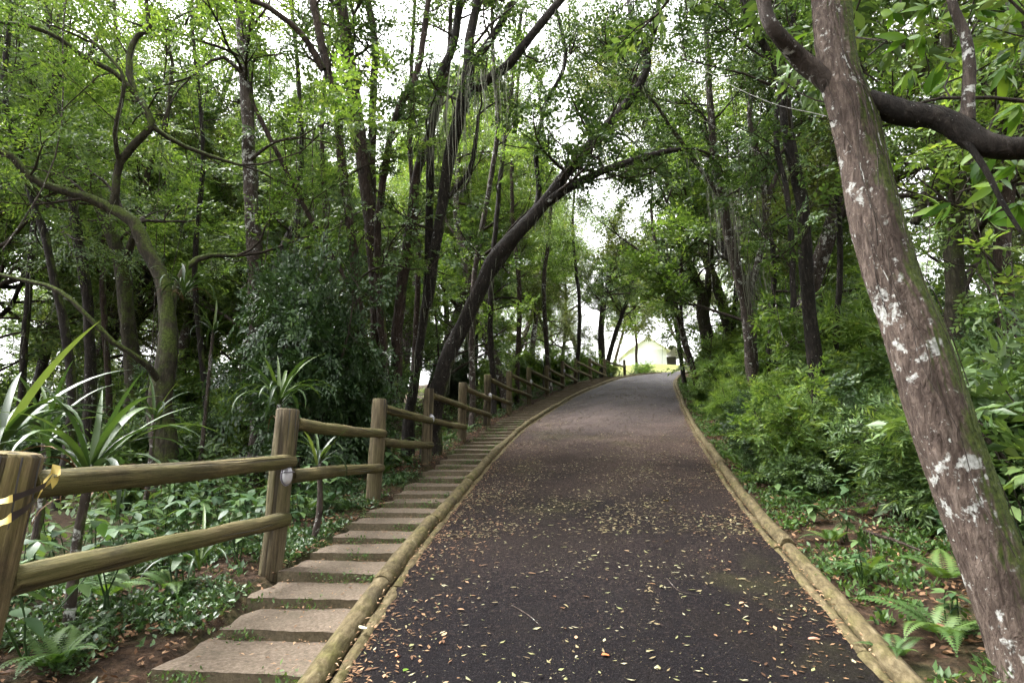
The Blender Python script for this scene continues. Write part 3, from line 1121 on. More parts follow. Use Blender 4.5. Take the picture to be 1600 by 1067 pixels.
def traced_tree(name, label, stems, bark, lk='small', lm='leaf_mid', slen=.42, dens=1.0, per_m=1.6, blen=(.8, 1.9), leaf_from=.3, blobs=(), group=None,
                tone=0.0, sides=12, rough=.13, cat='tree', twig='twig', ymax=520, root_flare=1.5, bare=(), fuzz=6, vines=2):
    """A tree from limbs traced in the photograph; the first stem reaches the ground."""
    T = [trace(s) for s in stems]
    b = np.array(T[0][0])
    gnd = float(ground(np.float64(b[0]), np.float64(b[1])))
    base = np.array([b[0], b[1], gnd])
    if b[2] > gnd + .05:
        mid = b.copy()
        mid[2] = gnd + .18
        mid[3] *= 1.12
        low = b.copy()
        low[2] = gnd - .25
        low[3] *= root_flare
        head = [low, mid] if b[2] > gnd + .5 else [low]
        T[0] = [list(x) for x in head] + T[0]
    else:
        low = b.copy()
        low[2] = gnd - .25
        low[3] *= root_flare
        T[0] = [list(low)] + T[0][0:]
    root = thing(name, label, cat, base, group)
    tubes, sp, hang = [], [], []
    for si, t in enumerate(T):
        C = catmull(t, .16)
        if si:
            C[:, :3] += 0
        else:
            C = C[C[:, 2] > gnd - .3]
        P, r = C[:, :3], np.maximum(C[:, 3], .008)
        wob = np.cumsum(RNG.normal(0, 1, P.shape), axis=0)
        wob -= np.linspace(0, 1, len(P))[:, None] * wob[-1]
        P = P + wob * np.minimum(r, .06)[:, None] * .07
        mb = MB()
        add_tube(mb, P, r, sides if r.max() > .05 else 8, rough, seed=si + int(abs(b[0]) * 100))
        mb.build('trunk' if si == 0 else 'limb', M[bark], root, base)
        if si in bare:
            continue
        Ls = np.concatenate([[0], np.cumsum(np.linalg.norm(np.diff(P, axis=0), axis=1))])
        for _ in range(int(Ls[-1] * fuzz)):
            i = random.randrange(len(P))
            if P[i][2] > gnd + 1.2:
                u = rvec() * r[i]
                hang.append((P[i] + u * np.array([1, 1, .3]), R(.04, .3) if R(0, 1) < .85 else R(.3, .9)))
        nb = int(Ls[-1] * per_m)
        for _ in range(nb):
            f = R(leaf_from, 1) if si == 0 else R(.2, 1)
            i = min(len(P) - 2, int(f * (len(P) - 1)))
            tan = unit(P[i + 1] - P[i])
            dd = unit(tan * .5 + rvec() * .9 + np.array([0, 0, .15]))
            if P[i][2] < gnd + 1.6:
                continue
            branchlets(tubes, sp, P[i], dd, R(*blen), max(.008, r[i] * .3), slen, dens)
        # the limb goes on above the frame as a leafy top
        end = P[-1]
        tan = unit(P[-1] - P[-3])
        for _ in range(2):
            branchlets(tubes, sp, end, tan + rvec() * .4, R(*blen) * 1.2, r[-1] * .8, slen, dens, sub=4)
    for (px, py, d, rx, rz_, n) in blobs:
        c = at(px, py, d)
        blob(sp, c, (rx, rx, rz_), n, slen)
        for _ in range(3):
            q = c + rvec() * rx * .5
            tubes.append((np.array([c + np.array([0, 0, -rz_ * .7]), (c + q) / 2, q]), np.array([.02, .012, .006]), 4))
    build_tubes('branches', tubes, M[twig], root, base)
    sprays_mesh('crown', sp, lk, M[lm], root, base, tone)
    if hang:
        strand_mesh(root, base, hang)
    ends = [t[0][-1] for t in tubes if t[0][-1][2] > gnd + 3]
    for k in range(min(vines, len(ends))):                 # thin lianas hanging from the crown
        e = random.choice(ends)
        if xf(e[1]) - .6 < e[0] < xr(e[1]) + .6:
            continue
        L = R(.35, .95) * (e[2] - gnd)
        z = np.linspace(0, 1, 9)
        pv = e + np.stack([.25 * np.sin(z * R(2, 5) + k) * z, .2 * np.sin(z * R(2, 4)) * z, -L * z], -1)
        mb = MB()
        add_tube(mb, catmull(pv, .25), R(.004, .009), 5)
        mb.build('vine', M['bark_spot'], root, base)
    return root


def strand_mesh(root, base, items):
    V, Fq, Rv = [], [], []
    m = 4
    for k, (p, L) in enumerate(items):
        w = R(.003, .007)
        sx, sy, a = R(-.25, .25), R(-.25, .25), R(0, 6.28)
        z = np.linspace(0, 1, m)
        c = p + np.stack([L * sx * z, L * sy * z, -L * z], -1)
        ww = (w * (1 - .7 * z))[:, None] * np.array([math.cos(a), math.sin(a), 0])
        V.append(np.concatenate([c + ww, c - ww]))
        i = np.arange(m - 1) + k * 2 * m
        Fq.append(np.stack([i, i + 1, i + m + 1, i + m], -1))
        Rv.append(np.full(m - 1, R(0, 1)))
    me = mesh_np('moss_fringe', np.vstack(V) - base, np.vstack(Fq), M['moss_strand'], np.concatenate(Rv))
    o = link('moss_fringe', me, root)
    o['kind'] = 'stuff'


def strands(root, base, boxes, n, seed=0):
    """Hanging grey-green moss: thin tapering ribbons under a limb."""
    V, Fq, Rv = [], [], []
    k = 0
    for (px0, px1, py, d, l0, l1) in boxes:
        for _ in range(n):
            p = at(R(px0, px1), py + R(-14, 14), d + R(-.5, .5))
            L = R(l0, l1)
            w = R(.004, .009)
            m = 6
            sx, sy = R(-.1, .1), R(-.1, .1)
            z = np.linspace(0, 1, m)
            c = p + np.stack([sx * z + .03 * np.sin(z * 5 + px0), sy * z, -L * z], -1)
            ww = (w * (1 - .7 * z))[:, None] * np.array([math.cos(sx * 60), math.sin(sx * 60), 0])
            V.append(np.concatenate([c + ww, c - ww]))
            i = np.arange(m - 1) + k
            Fq.append(np.stack([i, i + 1, i + m + 1, i + m], -1))
            Rv.append(np.full(m - 1, R(0, 1)))
            k += 2 * m
    me = mesh_np('hanging_moss', np.vstack(V) - base, np.vstack(Fq), M['moss_strand'], np.concatenate(Rv))
    o = link('hanging_moss', me, root)
    o['kind'] = 'stuff'
    return o


# ------------------------------------------------------------------ the big leaning tree beside the lane
def big_tree():
    trunk = [(1600, 1010, 2.5, 122), (1540, 851, 2.62, 110), (1495, 726, 2.72, 108), (1458, 612, 2.8, 106), (1423, 500, 2.9, 98), (1395, 428, 2.97, 90), (1370, 341, 3.05, 88),
             (1350, 249, 3.15, 79), (1331, 173, 3.22, 76), (1310, 108, 3.3, 67), (1298, 0, 3.45, 64), (1292, -130, 3.7, 58), (1290, -330, 4.1, 50)]
    T = trace(trunk)
    gnd = float(ground(np.float64(T[0][0]), np.float64(T[0][1])))
    base = np.array([T[0][0] + .03, T[0][1], gnd])
    d = np.array(T[0]) - np.array(T[1])
    e = np.array(T[0]) + d * ((T[0][2] - gnd + .2) / abs(d[2]))
    e[3] = T[0][3] * 1.35
    T = [list(e)] + T
    root = thing('leaning_tree', 'thick reddish-brown tree trunk with white lichen leaning over the right edge', 'tree', base)
    C = catmull(T, .045)
    mb = MB()
    Cf = catmull(T, .018)
    ns = 112
    V, Q = tube(Cf[:, :3], Cf[:, 3] * .96, ns, 0)
    V = V.reshape(len(Cf), ns, 3)
    Ls = np.concatenate([[0], np.cumsum(np.linalg.norm(np.diff(Cf[:, :3], axis=0), axis=1))])[:, None]
    th = (np.arange(ns) * 2 * PI / ns)[None, :]
    rel = .05 * np.sin(2 * th + 1.1 + .5 * Ls) + .035 * np.sin(3 * th - .8 * Ls + 2) + .03 * np.sin(Ls * 2.3 + th) + .02 * np.sin(5 * th + 1.7 * Ls)
    warp = 1.4 * np.sin(Ls * 3.1 + 3 * th) + .9 * np.sin(Ls * 7.7 - 5 * th + 1) + .5 * np.sin(Ls * 17 + 9 * th)
    ridge = 1 - np.abs(np.sin(9 * th + warp)) ** .7
    plate = np.clip(np.sin(Ls * 11 + 2.2 * np.sin(6 * th + Ls * 2) + warp) + .4, 0, 1)
    fine = .5 * (1 - np.abs(np.sin(23 * th + 2.3 * warp + Ls * 3)))
    rg = np.random.default_rng(8)
    dsp = rel * Cf[:, 3][:, None] - .007 * ridge * (.5 + .5 * plate) - .0035 * fine + rg.normal(0, .0011, (len(Cf), ns))
    nrm = V - Cf[:, None, :3]
    nrm /= np.linalg.norm(nrm, axis=2)[:, :, None]
    mb.add((V + nrm * dsp[:, :, None]).reshape(-1, 3), Q)
    trunk_o = mb.build('trunk', M['bark_big'], root, base)
    tubes, sp = [], []
    limbs = [[(1312, 150, 3.27, 36), (1268, 108, 3.31, 36), (1239, 79, 3.3, 32), (1208, 47, 3.25, 28), (1192, 0, 3.3, 25), (1165, -90, 3.4, 22), (1120, -200, 3.5, 16)],
             [(1352, 160, 3.2, 46), (1412, 178, 3.12, 46), (1465, 184, 3.05, 44), (1507, 205, 3.0, 46), (1540, 224, 2.95, 44), (1600, 230, 2.9, 44), (1680, 205, 2.9, 40), (1790, 130, 3.0, 32)],
             [(1512, 190, 3.0, 24), (1514, 105, 3.05, 21), (1507, 52, 3.1, 18), (1486, 0, 3.15, 16), (1465, -90, 3.3, 13)],
             [(1498, 205, 3.0, 14), (1538, 262, 2.9, 11), (1565, 315, 2.85, 9), (1595, 362, 2.8, 7)]]
    for i, l in enumerate(limbs):
        C2 = catmull(trace(l), .05)
        mb = MB()
        add_tube(mb, C2[:, :3], C2[:, 3] * .95, 24, .11, seed=i + 9)
        mb.build('limb', M['bark_dark'] if i in (1, 3) else M['bark_spot'], root, base)
        if i < 2:
            for _ in range(6):
                p = C2[-1 - random.randrange(len(C2) // 3)][:3]
                branchlets(tubes, sp, p, rvec() + np.array([0, 0, .6]), R(.8, 1.4), .014, .3, .8)
    for _ in range(10):
        p = C[-1 - random.randrange(8)][:3]
        branchlets(tubes, sp, p, rvec() + np.array([0, 0, .9]), R(1, 1.8), .02, .34, .9)
    # unseen crown limbs above the frame, added to shade the near lane
    for k in range(9):
        a = k * 2.4
        Q, _ = wander(C[-1 - (k % 4) * 6][:3], np.array([math.cos(a) - .25, math.sin(a) - .1, .35]), R(2.4, 4.6), 6, .16, .05)
        tubes.append((Q, np.linspace(.05, .015, len(Q)), 6))
        for m in range(5):
            j = random.randrange(2, 7)
            branchlets(tubes, sp, Q[j], unit(Q[j] - Q[j - 1]) + rvec() * .8 + np.array([0, 0, .3]), R(.9, 1.6), .014, .46, 1.2)
    sp[:] = [a for a in sp if (a[0][2] - EYE) > .84 * a[0][1] - .1 or a[0][0] > 3.0]
    # creeping vine stems on the bark
    for k in range(18):
        i0 = random.randrange(10, len(C) - 40)
        n = random.randrange(10, 34)
        a0 = R(-2.9, -.3)
        sl = R(-.05, .05)
        _, U, W = frames(C[i0:i0 + n, :3])
        T_ = np.gradient(C[i0:i0 + n, :3], axis=0)
        pts = []
        for j in range(n):
            ax = unit(T_[j])
            e1 = unit(np.array([1, 0, 0]) - ax * ax[0])
            e2 = np.cross(ax, e1)
            a = a0 + sl * j + .12 * math.sin(j * .5 + k)
            v = e1 * math.cos(a) - e2 * math.sin(a) * -1
            pts.append(C[i0 + j, :3] + v * C[i0 + j, 3] * 1.015)
        mb = MB()
        add_tube(mb, np.array(pts), R(.0014, .003), 5)
        mb.build('vine', M['bark_spot'] if k % 3 else M['twig'], trunk_o, base)
    # the broad bright leaves against the sky are single leaves
    build_tubes('branches', tubes, M['twig'], root, base)
    sprays_mesh('crown', sp, 'broad', M['leaf_mid'], root, base)
    return root, base


big_root, big_base = big_tree()


# large leaves: shared meshes, one object per leaf
def leaf_mesh(name, L, W, mt, droop=.15, fold=.18, n=5, rv=.5):
    t = np.linspace(0, 1, n + 1)
    w = W / 2 * np.sin(PI * np.clip(t, 0, 1) ** .75) ** .9
    w[0] = w[-1] = W * .02
    z = -droop * L * t ** 2
    c = np.stack([t * L, 0 * t, z], -1)
    l = c + np.stack([0 * t, w, w * fold], -1)
    r = c + np.stack([0 * t, -w, w * fold], -1)
    V = np.concatenate([l, c, r])
    m = n + 1
    i = np.arange(n)
    Fq = np.concatenate([np.stack([i, m + i, m + i + 1, i + 1], -1), np.stack([m + i, 2 * m + i, 2 * m + i + 1, m + i + 1], -1)])
    return mesh_np(name, V, Fq, mt, np.full(len(Fq), rv), smooth=True)


def leaf_clusters(root, origin, spots, meshes, nl, tilt=(.0, .9), sc=(.7, 1.2), part='leaf'):
    """Whorls of single leaves; spots are world points with twig directions."""
    for p, dv in spots:
        a0 = R(0, 6.28)
        q = Vector(dv).to_track_quat('Z', 'Y')
        for k in range(nl):
            o = link(part, random.choice(meshes), root, np.asarray(p) + np.asarray(dv) * R(-.05, .03) - origin)
            e = Matrix.Rotation(a0 + k * 2.4, 3, 'Z') @ Matrix.Rotation(R(*tilt), 3, 'Y')
            o.rotation_euler = (q.to_matrix() @ e).to_euler()
            s_ = R(*sc)
            o.scale = (s_, s_, s_)


BL = [leaf_mesh('broad_leaf', .17, .052, M['leaf_tips'], R(.1, .4), .2, rv=v) for v in (.2, .4, .5, .7, .9)]
for (px, py, d) in [(1395, 20, 4.3), (1440, 60, 4.0), (1475, 30, 4.2), (1545, 60, 3.8), (1580, 30, 3.6), (1570, 110, 3.7), (1530, 140, 3.9), (1425, 110, 4.4), (1590, 170, 3.6),
                    (1450, 145, 4.2), (1590, 75, 3.9), (1500, 90, 4.1), (1520, 290, 3.8), (1480, 320, 4.0), (1560, 285, 3.4), (1590, 320, 3.6), (1540, 345, 3.9), (1240, 95, 4.2), (1225, 75, 4.0), (1505, 260, 4.2),
                    (1585, 260, 4.4), (1450, 10, 3.7), (1520, 15, 3.8), (1415, 60, 3.9), (1560, 5, 4.2)]:
    p = at(px, py, d)
    dv = unit(rvec() * .7 + np.array([-.3, -.2, .1]))
    q = p - dv * R(.4, .8) + np.array([.1, .1, .25])
    tw = build_tubes('twig', [(np.array([q, (p + q) / 2 + rvec() * .04, p]), np.array([.008, .006, .003]), 5)], M['twig'], big_root, big_base)
    leaf_clusters(tw, big_base, [(p, dv)], BL, 9, (.1, 1.3), (.6, 1.15))

# ------------------------------------------------------------------ traced forest trees
t4 = traced_tree('arching_tree', 'dark mossy tree arching from behind the fence over the lane', [
    [(676, 640, 9.6, 34), (700, 560, 9.6, 30), (715, 523, 9.6, 29), (749, 450, 9.5, 27), (771, 405, 9.5, 26), (805, 366, 9.5, 26), (839, 326, 9.5, 25), (884, 270, 9.6, 20), (952, 191, 9.8, 18), (991, 146, 10, 17),
     (1011, 96, 10.2, 15), (990, 56, 10.4, 12), (983, 0, 10.6, 10), (975, -80, 11, 7)],
    [(845, 322, 9.5, 20), (912, 281, 9.4, 15), (986, 253, 9.4, 13), (1047, 236, 9.5, 10), (1087, 233, 9.6, 6)],
    [(1010, 90, 10.2, 11), (1025, 34, 10.2, 9), (1030, -40, 10.2, 6)],
    [(700, 560, 9.6, 16), (735, 480, 10.2, 14), (790, 400, 10.6, 12), (842, 315, 11, 11), (839, 242, 11, 9), (851, 169, 11, 8), (884, 96, 11, 7), (868, 10, 11.2, 6)]],
    'bark_dark', 'small', 'leaf_mid', fuzz=28, vines=0, slen=.40, per_m=2.40, dens=.8, blen=(.6, 1.5), leaf_from=.45, rough=.10,
    blobs=[(890, 50, 11, 1.2, .7, 34), (1070, 60, 11, 1.2, .7, 34), (1040, 290, 10, .8, .45, 28)])
strands(t4, np.array(t4.location), [(930, 1080, 262, 9.5, .1, .45)], 40)

t5 = traced_tree('clump_tree', 'dark clump of many upright stems fanning out behind the fence', [
    [(596, 640, 9.2, 34), (592, 560, 9.2, 30), (588, 534, 9.2, 27), (586, 450, 9.2, 26), (580, 360, 9.2, 26), (569, 270, 9.3, 26), (555, 169, 9.4, 25), (541, 67, 9.6, 22), (532, 0, 9.8, 20), (522, -100, 10, 14)],
    [(578, 620, 9.0, 20), (574, 562, 9.0, 17), (563, 478, 8.9, 16), (552, 382, 8.8, 16), (543, 315, 8.8, 16), (532, 225, 8.8, 16), (527, 157, 8.8, 16), (507, 84, 8.9, 15), (490, 0, 9, 14), (478, -80, 9.1, 10)],
    [(505, 110, 8.8, 13), (473, 56, 8.7, 11), (434, 22, 8.6, 10), (400, 3, 8.6, 9), (347, -2, 8.6, 8), (310, 10, 8.6, 6)],
    [(596, 600, 9.4, 18), (583, 371, 9.5, 15), (580, 281, 9.6, 15), (583, 169, 9.7, 14), (586, 67, 9.8, 13), (574, 0, 9.9, 12), (566, -80, 10, 9)],
    [(602, 600, 9.1, 18), (591, 382, 9.0, 14), (597, 304, 9.0, 13), (608, 225, 9.0, 13), (625, 163, 9.0, 13), (647, 129, 9.1, 12), (661, 67, 9.2, 11), (670, 0, 9.3, 10), (690, -80, 9.4, 7)],
    [(618, 620, 9.5, 24), (622, 506, 9.5, 21), (631, 427, 9.6, 20), (642, 349, 9.7, 19), (653, 270, 9.8, 17), (676, 197, 9.9, 14), (700, 110, 10, 10), (705, 0, 10, 7)],
    [(563, 478, 8.9, 8), (520, 400, 8.8, 9), (480, 330, 8.8, 9), (440, 250, 8.9, 9), (398, 169, 9, 8)]],
    'bark_red', 'small', 'leaf_mid', fuzz=14, vines=6, slen=.38, per_m=1.3, dens=.8, blen=(.7, 1.6), leaf_from=.65, rough=.10, tone=.02)
strands(t5, np.array(t5.location), [(640, 700, 210, 9.6, .3, 1.0)], 30)

t6 = traced_tree('dark_forked_tree', 'nearly black forked tree hung with grey moss behind the fence', [
    [(640, 650, 9.8, 22), (648, 600, 9.8, 18), (659, 534, 9.7, 16), (667, 450, 9.6, 15), (673, 337, 9.5, 15), (676, 225, 9.5, 15), (687, 129, 9.6, 15), (709, 73, 9.6, 15), (720, 0, 9.7, 14), (728, -90, 9.8, 10)],
    [(668, 480, 9.5, 18), (676, 427, 9.4, 19), (687, 349, 9.3, 20), (698, 270, 9.3, 22), (715, 191, 9.3, 24), (732, 112, 9.3, 22), (735, 60, 9.3, 18), (752, -30, 9.4, 12)],
    [(728, 150, 9.3, 18), (749, 135, 9.2, 18), (794, 101, 9.1, 17), (839, 45, 9, 15), (878, 0, 9, 13), (930, -60, 9, 8)],
    [(733, 105, 9.3, 14), (760, 73, 9.3, 14), (805, 0, 9.3, 11), (830, -60, 9.4, 8)],
    [(700, 310, 9.3, 8), (732, 270, 9.2, 9), (743, 225, 9.1, 8), (748, 180, 9, 5)]],
    'bark_dark', 'small', 'leaf_mid', fuzz=24, vines=6, slen=.38, per_m=1.2, dens=.75, blen=(.6, 1.4), leaf_from=.6, rough=.10)
strands(t6, np.array(t6.location), [(668, 700, 150, 9.3, .5, 1.6), (700, 760, 110, 9.2, .6, 2.2), (745, 800, 105, 9.1, .3, 1.3)], 55)

traced_tree('straight_tree', 'straight brown trunk freckled with white lichen left of the stem clump', [
    [(406, 640, 8.6, 31), (402, 600, 8.6, 29), (398, 500, 8.6, 28), (396, 375, 8.7, 27), (391, 281, 8.8, 25), (389, 211, 8.9, 23), (382, 117, 9.1, 20), (377, 47, 9.3, 18), (372, -40, 9.6, 16), (368, -160, 10, 11)],
    [(384, 120, 9, 8), (350, 90, 8.9, 7), (330, 95, 8.8, 5), (300, 120, 8.6, 4)],
    [(392, 250, 8.8, 6), (430, 222, 8.7, 5), (470, 215, 8.6, 4)]],
    'bark_spot', 'small', 'leaf_bright', slen=.38, per_m=1.92, dens=.8, leaf_from=.6)

t7 = traced_tree('gnarled_tree', 'gnarled mossy tree with crooked twisting limbs behind the strap-leaved plants', [
    [(256, 700, 7.4, 46), (251, 633, 7.4, 42), (262, 560, 7.5, 34), (262, 500, 7.6, 30), (253, 431, 7.7, 27), (230, 389, 7.7, 25), (211, 347, 7.7, 23), (173, 323, 7.7, 20), (141, 309, 7.6, 18), (94, 295, 7.5, 16),
     (47, 276, 7.4, 14), (19, 244, 7.3, 13), (-30, 225, 7.2, 10)],
    [(176, 325, 7.7, 15), (180, 300, 7.7, 14), (187, 253, 7.7, 13), (211, 225, 7.7, 14), (239, 197, 7.7, 13), (230, 173, 7.7, 11), (211, 145, 7.8, 11), (201, 117, 7.8, 11), (201, 89, 7.9, 11), (215, 56, 8, 10),
     (234, 47, 8, 9), (230, 19, 8, 8), (226, -40, 8, 6)],
    [(239, 199, 7.7, 9), (262, 215, 7.8, 9), (290, 230, 7.9, 8), (328, 244, 8, 7), (375, 258, 8.1, 5)],
    [(211, 147, 7.8, 10), (178, 112, 7.7, 10), (131, 89, 7.6, 10), (94, 61, 7.5, 9), (47, 42, 7.4, 8), (0, 35, 7.4, 6)],
    [(187, 255, 7.7, 8), (180, 210, 7.5, 8), (192, 150, 7.4, 7), (190, 110, 7.4, 6), (150, 70, 7.4, 5)],
    [(251, 600, 7.4, 14), (234, 574, 7.2, 12), (200, 548, 7.0, 10), (175, 532, 6.9, 10), (133, 490, 6.8, 9), (94, 455, 6.8, 9), (47, 440, 6.8, 8), (-20, 425, 6.8, 7)],
    [(262, 490, 7.7, 14), (290, 420, 8, 12), (330, 400, 8.2, 10), (370, 400, 8.4, 7)]],
    'bark_moss', 'fine', 'leaf_bright', slen=.40, per_m=1.30, dens=.8, leaf_from=.55, blen=(.6, 1.5), tone=-.05, bare=(5,))

traced_tree('left_slanting_tree', 'thin dark stem slanting up to the picture edge, leftmost of the tangle', [
    [(140, 640, 9.6, 20), (138, 500, 9.6, 18), (126, 398, 9.6, 17), (112, 305, 9.7, 15), (117, 281, 9.7, 13), (89, 201, 9.6, 12), (51, 136, 9.5, 11), (14, 80, 9.4, 10), (-20, 30, 9.4, 8)],
    [(118, 300, 9.7, 14), (100, 240, 9.9, 14), (92, 178, 10, 13), (84, 100, 10.2, 12), (75, 20, 10.4, 10), (70, -60, 10.6, 8)]],
    'bark_dark', 'fine', 'leaf_mid', slen=.42, per_m=1.7, dens=.9, leaf_from=.5)
traced_tree('left_bowed_tree', 'bowed thin tree curving along the far left edge of the photo', [
    [(110, 640, 8.3, 16), (100, 520, 8.3, 15), (84, 445, 8.3, 13), (70, 375, 8.3, 13), (47, 305, 8.3, 12), (28, 234, 8.3, 12), (9, 173, 8.3, 11), (5, 117, 8.4, 10), (14, 40, 8.5, 8), (20, -50, 8.6, 6)],
    [(30, 240, 8.3, 8), (60, 180, 8.2, 7), (95, 120, 8.1, 6), (110, 40, 8.1, 4)]],
    'bark_dark', 'fine', 'leaf_mid', slen=.42, per_m=1.7, dens=.9, leaf_from=.5)
traced_tree('green_trunk_tree', 'green mossy trunk leaning left between the gnarled tree and thin stems', [
    [(210, 640, 10.5, 30), (201, 500, 10.5, 26), (187, 412, 10.6, 25), (159, 328, 10.7, 22), (145, 300, 10.8, 20), (115, 210, 11, 16), (95, 130, 11.2, 13), (88, 40, 11.4, 10)],
    [(190, 420, 10.6, 14), (215, 350, 10.6, 12), (232, 270, 10.6, 10), (260, 190, 10.7, 8), (270, 100, 10.8, 6)]],
    'bark_moss', 'fine', 'leaf_bright', slen=.42, per_m=1.7, dens=.9, leaf_from=.5)

# right of the lane
t2 = traced_tree('tall_dark_tree', 'tall dark trunk rising from undergrowth left of the leaning tree', [
    [(1278, 600, 8.8, 30), (1272, 540, 8.8, 27), (1267, 506, 8.8, 25), (1261, 416, 8.8, 24), (1253, 315, 8.9, 23), (1233, 225, 9, 22), (1225, 141, 9.1, 19), (1214, 108, 9.1, 15), (1188, 62, 9.1, 12), (1160, 0, 9.2, 10), (1140, -70, 9.3, 7)],
    [(1227, 150, 9.1, 12), (1235, 90, 9.2, 11), (1240, 20, 9.3, 9), (1250, -60, 9.4, 7)],
    [(1240, 480, 8.6, 12), (1239, 439, 8.6, 11), (1236, 366, 8.6, 11), (1227, 292, 8.7, 10), (1213, 236, 8.8, 10), (1213, 169, 8.9, 9), (1222, 130, 9, 8)],
    [(1226, 160, 9, 7), (1246, 130, 8.9, 6), (1265, 95, 8.8, 4)]],
    'bark_dark', 'small', 'leaf_mid', slen=.38, per_m=2.16, dens=.8, leaf_from=.6, rough=.10)
t11 = traced_tree('moss_hung_tree', 'old tree draped in hanging grey moss beside the lane', [
    [(1178, 590, 12, 24), (1172, 520, 12, 22), (1160, 450, 12, 20), (1140, 370, 12, 18), (1126, 292, 12, 16), (1115, 225, 12, 14), (1109, 141, 12.2, 12), (1104, 50, 12.4, 9), (1100, -40, 12.6, 6)],
    [(1165, 470, 12, 14), (1194, 360, 12, 11), (1188, 270, 12, 11), (1171, 186, 12, 9), (1180, 90, 12.2, 7)],
    [(1134, 318, 12, 11), (1087, 253, 11.8, 8), (1047, 197, 11.6, 7), (1025, 163, 11.5, 5), (1000, 140, 11.4, 4)],
    [(1195, 340, 12, 10), (1206, 290, 12, 9), (1222, 260, 12, 7)]],
    'bark_spot', 'fine', 'leaf_mid', fuzz=26, vines=6, slen=.42, per_m=2.40, dens=.8, leaf_from=.5)
strands(t11, np.array(t11.location), [(1105, 1150, 300, 12, .6, 2.0), (1140, 1205, 300, 12, .5, 1.6), (1160, 1200, 420, 12, .5, 1.5)], 70)
traced_tree('kerb_sapling', 'slim grey tree with forked stems at the right edge of the lane', [
    [(1092, 632, 15.5, 13), (1090, 600, 15.5, 12), (1075, 550, 15.5, 12), (1064, 506, 15.5, 11), (1047, 444, 15.5, 9), (1025, 382, 15.6, 7), (1017, 326, 15.8, 5)],
    [(1064, 510, 15.5, 7), (1040, 455, 15.3, 6), (1014, 405, 15.1, 5), (969, 371, 15, 3)],
    [(1066, 512, 15.5, 7), (1062, 450, 15.6, 6), (1065, 400, 15.6, 5)]],
    'bark_spot', 'small', 'leaf_mid', slen=.42, per_m=1.9, dens=.8, leaf_from=.6, sides=8, blen=(.7, 1.6))
traced_tree('crest_sapling', 'slim tree standing closest to the bend at the top of the kerb', [
    [(1068, 584, 20, 9), (1062, 540, 20, 8), (1056, 490, 20, 7), (1046, 440, 20, 6), (1048, 390, 20, 4)],
    [(1064, 556, 20, 5), (1050, 490, 20, 4), (1040, 470, 20, 3)]],
    'bark_dark', 'small', 'leaf_mid', slen=.45, per_m=1.9, dens=.8, leaf_from=.6, sides=8)
traced_tree('thick_verge_tree', 'thick mossy trunk behind the slim kerb trees', [
    [(1112, 585, 17, 25), (1106, 540, 17, 24), (1100, 490, 17, 22), (1098, 461, 17, 18), (1080, 420, 17, 12), (1068, 380, 17, 9), (1060, 320, 17, 6)],
    [(1102, 500, 17, 16), (1108, 430, 17, 12), (1110, 370, 17, 9), (1100, 310, 17, 6)]],
    'bark_moss', 'small', 'leaf_mid', slen=.42, per_m=2.6, dens=.9, leaf_from=.5, sides=9, tone=.03)
traced_tree('back_right_tree', 'grey-green trunk half hidden behind the leaning tree', [
    [(1494, 560, 7.5, 34), (1491, 415, 7.6, 30), (1496, 315, 7.7, 28), (1486, 210, 7.9, 25), (1480, 110, 8, 20), (1476, 0, 8.2, 15)],
    [(1428, 350, 7.8, 16), (1449, 304, 7.8, 18), (1475, 268, 7.8, 18), (1488, 240, 7.8, 14)]],
    'bark_moss', 'small', 'leaf_bright', slen=.36, per_m=3.12, dens=.9, leaf_from=.35)
traced_tree('red_trunk_tree', 'short reddish trunk at the far right edge behind bright leaves', [
    [(1572, 540, 7, 32), (1566, 420, 7, 28), (1568, 330, 7.1, 26), (1580, 230, 7.2, 22), (1590, 100, 7.3, 16)]],
    'bark_red', 'broad', 'leaf_bright', slen=.34, per_m=3.84, dens=.9, leaf_from=.35)
# beyond the fence near the crest
traced_tree('crest_upright_tree', 'upright dark trunk rising behind the upper end of the fence', [
    [(941, 590, 31, 13), (941, 562, 31, 13), (939, 520, 31, 12), (943, 478, 31, 11), (952, 427, 31, 9), (950, 380, 31, 6)]],
    'bark_dark', 'small', 'leaf_mid', slen=.55, per_m=3.6, dens=1, leaf_from=.5, sides=8, blen=(1.5, 3.0))
traced_tree('crest_tilted_tree', 'tilted dark trunk next to the last fence posts', [
    [(946, 592, 32, 9), (950, 565, 32, 9), (969, 500, 32, 8), (986, 450, 32, 6), (995, 410, 32, 4)]],
    'bark_dark', 'small', 'leaf_bright', slen=.55, per_m=3.6, dens=1, leaf_from=.55, sides=8, blen=(1.5, 2.6))
traced_tree('sunlit_tree', 'sunlit yellow-green tree with pinkish trunk near the white house', [
    [(994, 585, 44, 6), (994, 540, 44, 5), (992, 500, 44, 4), (990, 460, 44, 3)]],
    'bark_red', 'small', 'leaf_sun', slen=.7, per_m=5.28, dens=1, leaf_from=.5, sides=7, blen=(1.3, 2.6),
    blobs=[(1000, 470, 44, 1.9, 1.0, 60), (1018, 500, 44, 1.6, .7, 40), (975, 505, 44, 1.5, .6, 35)])

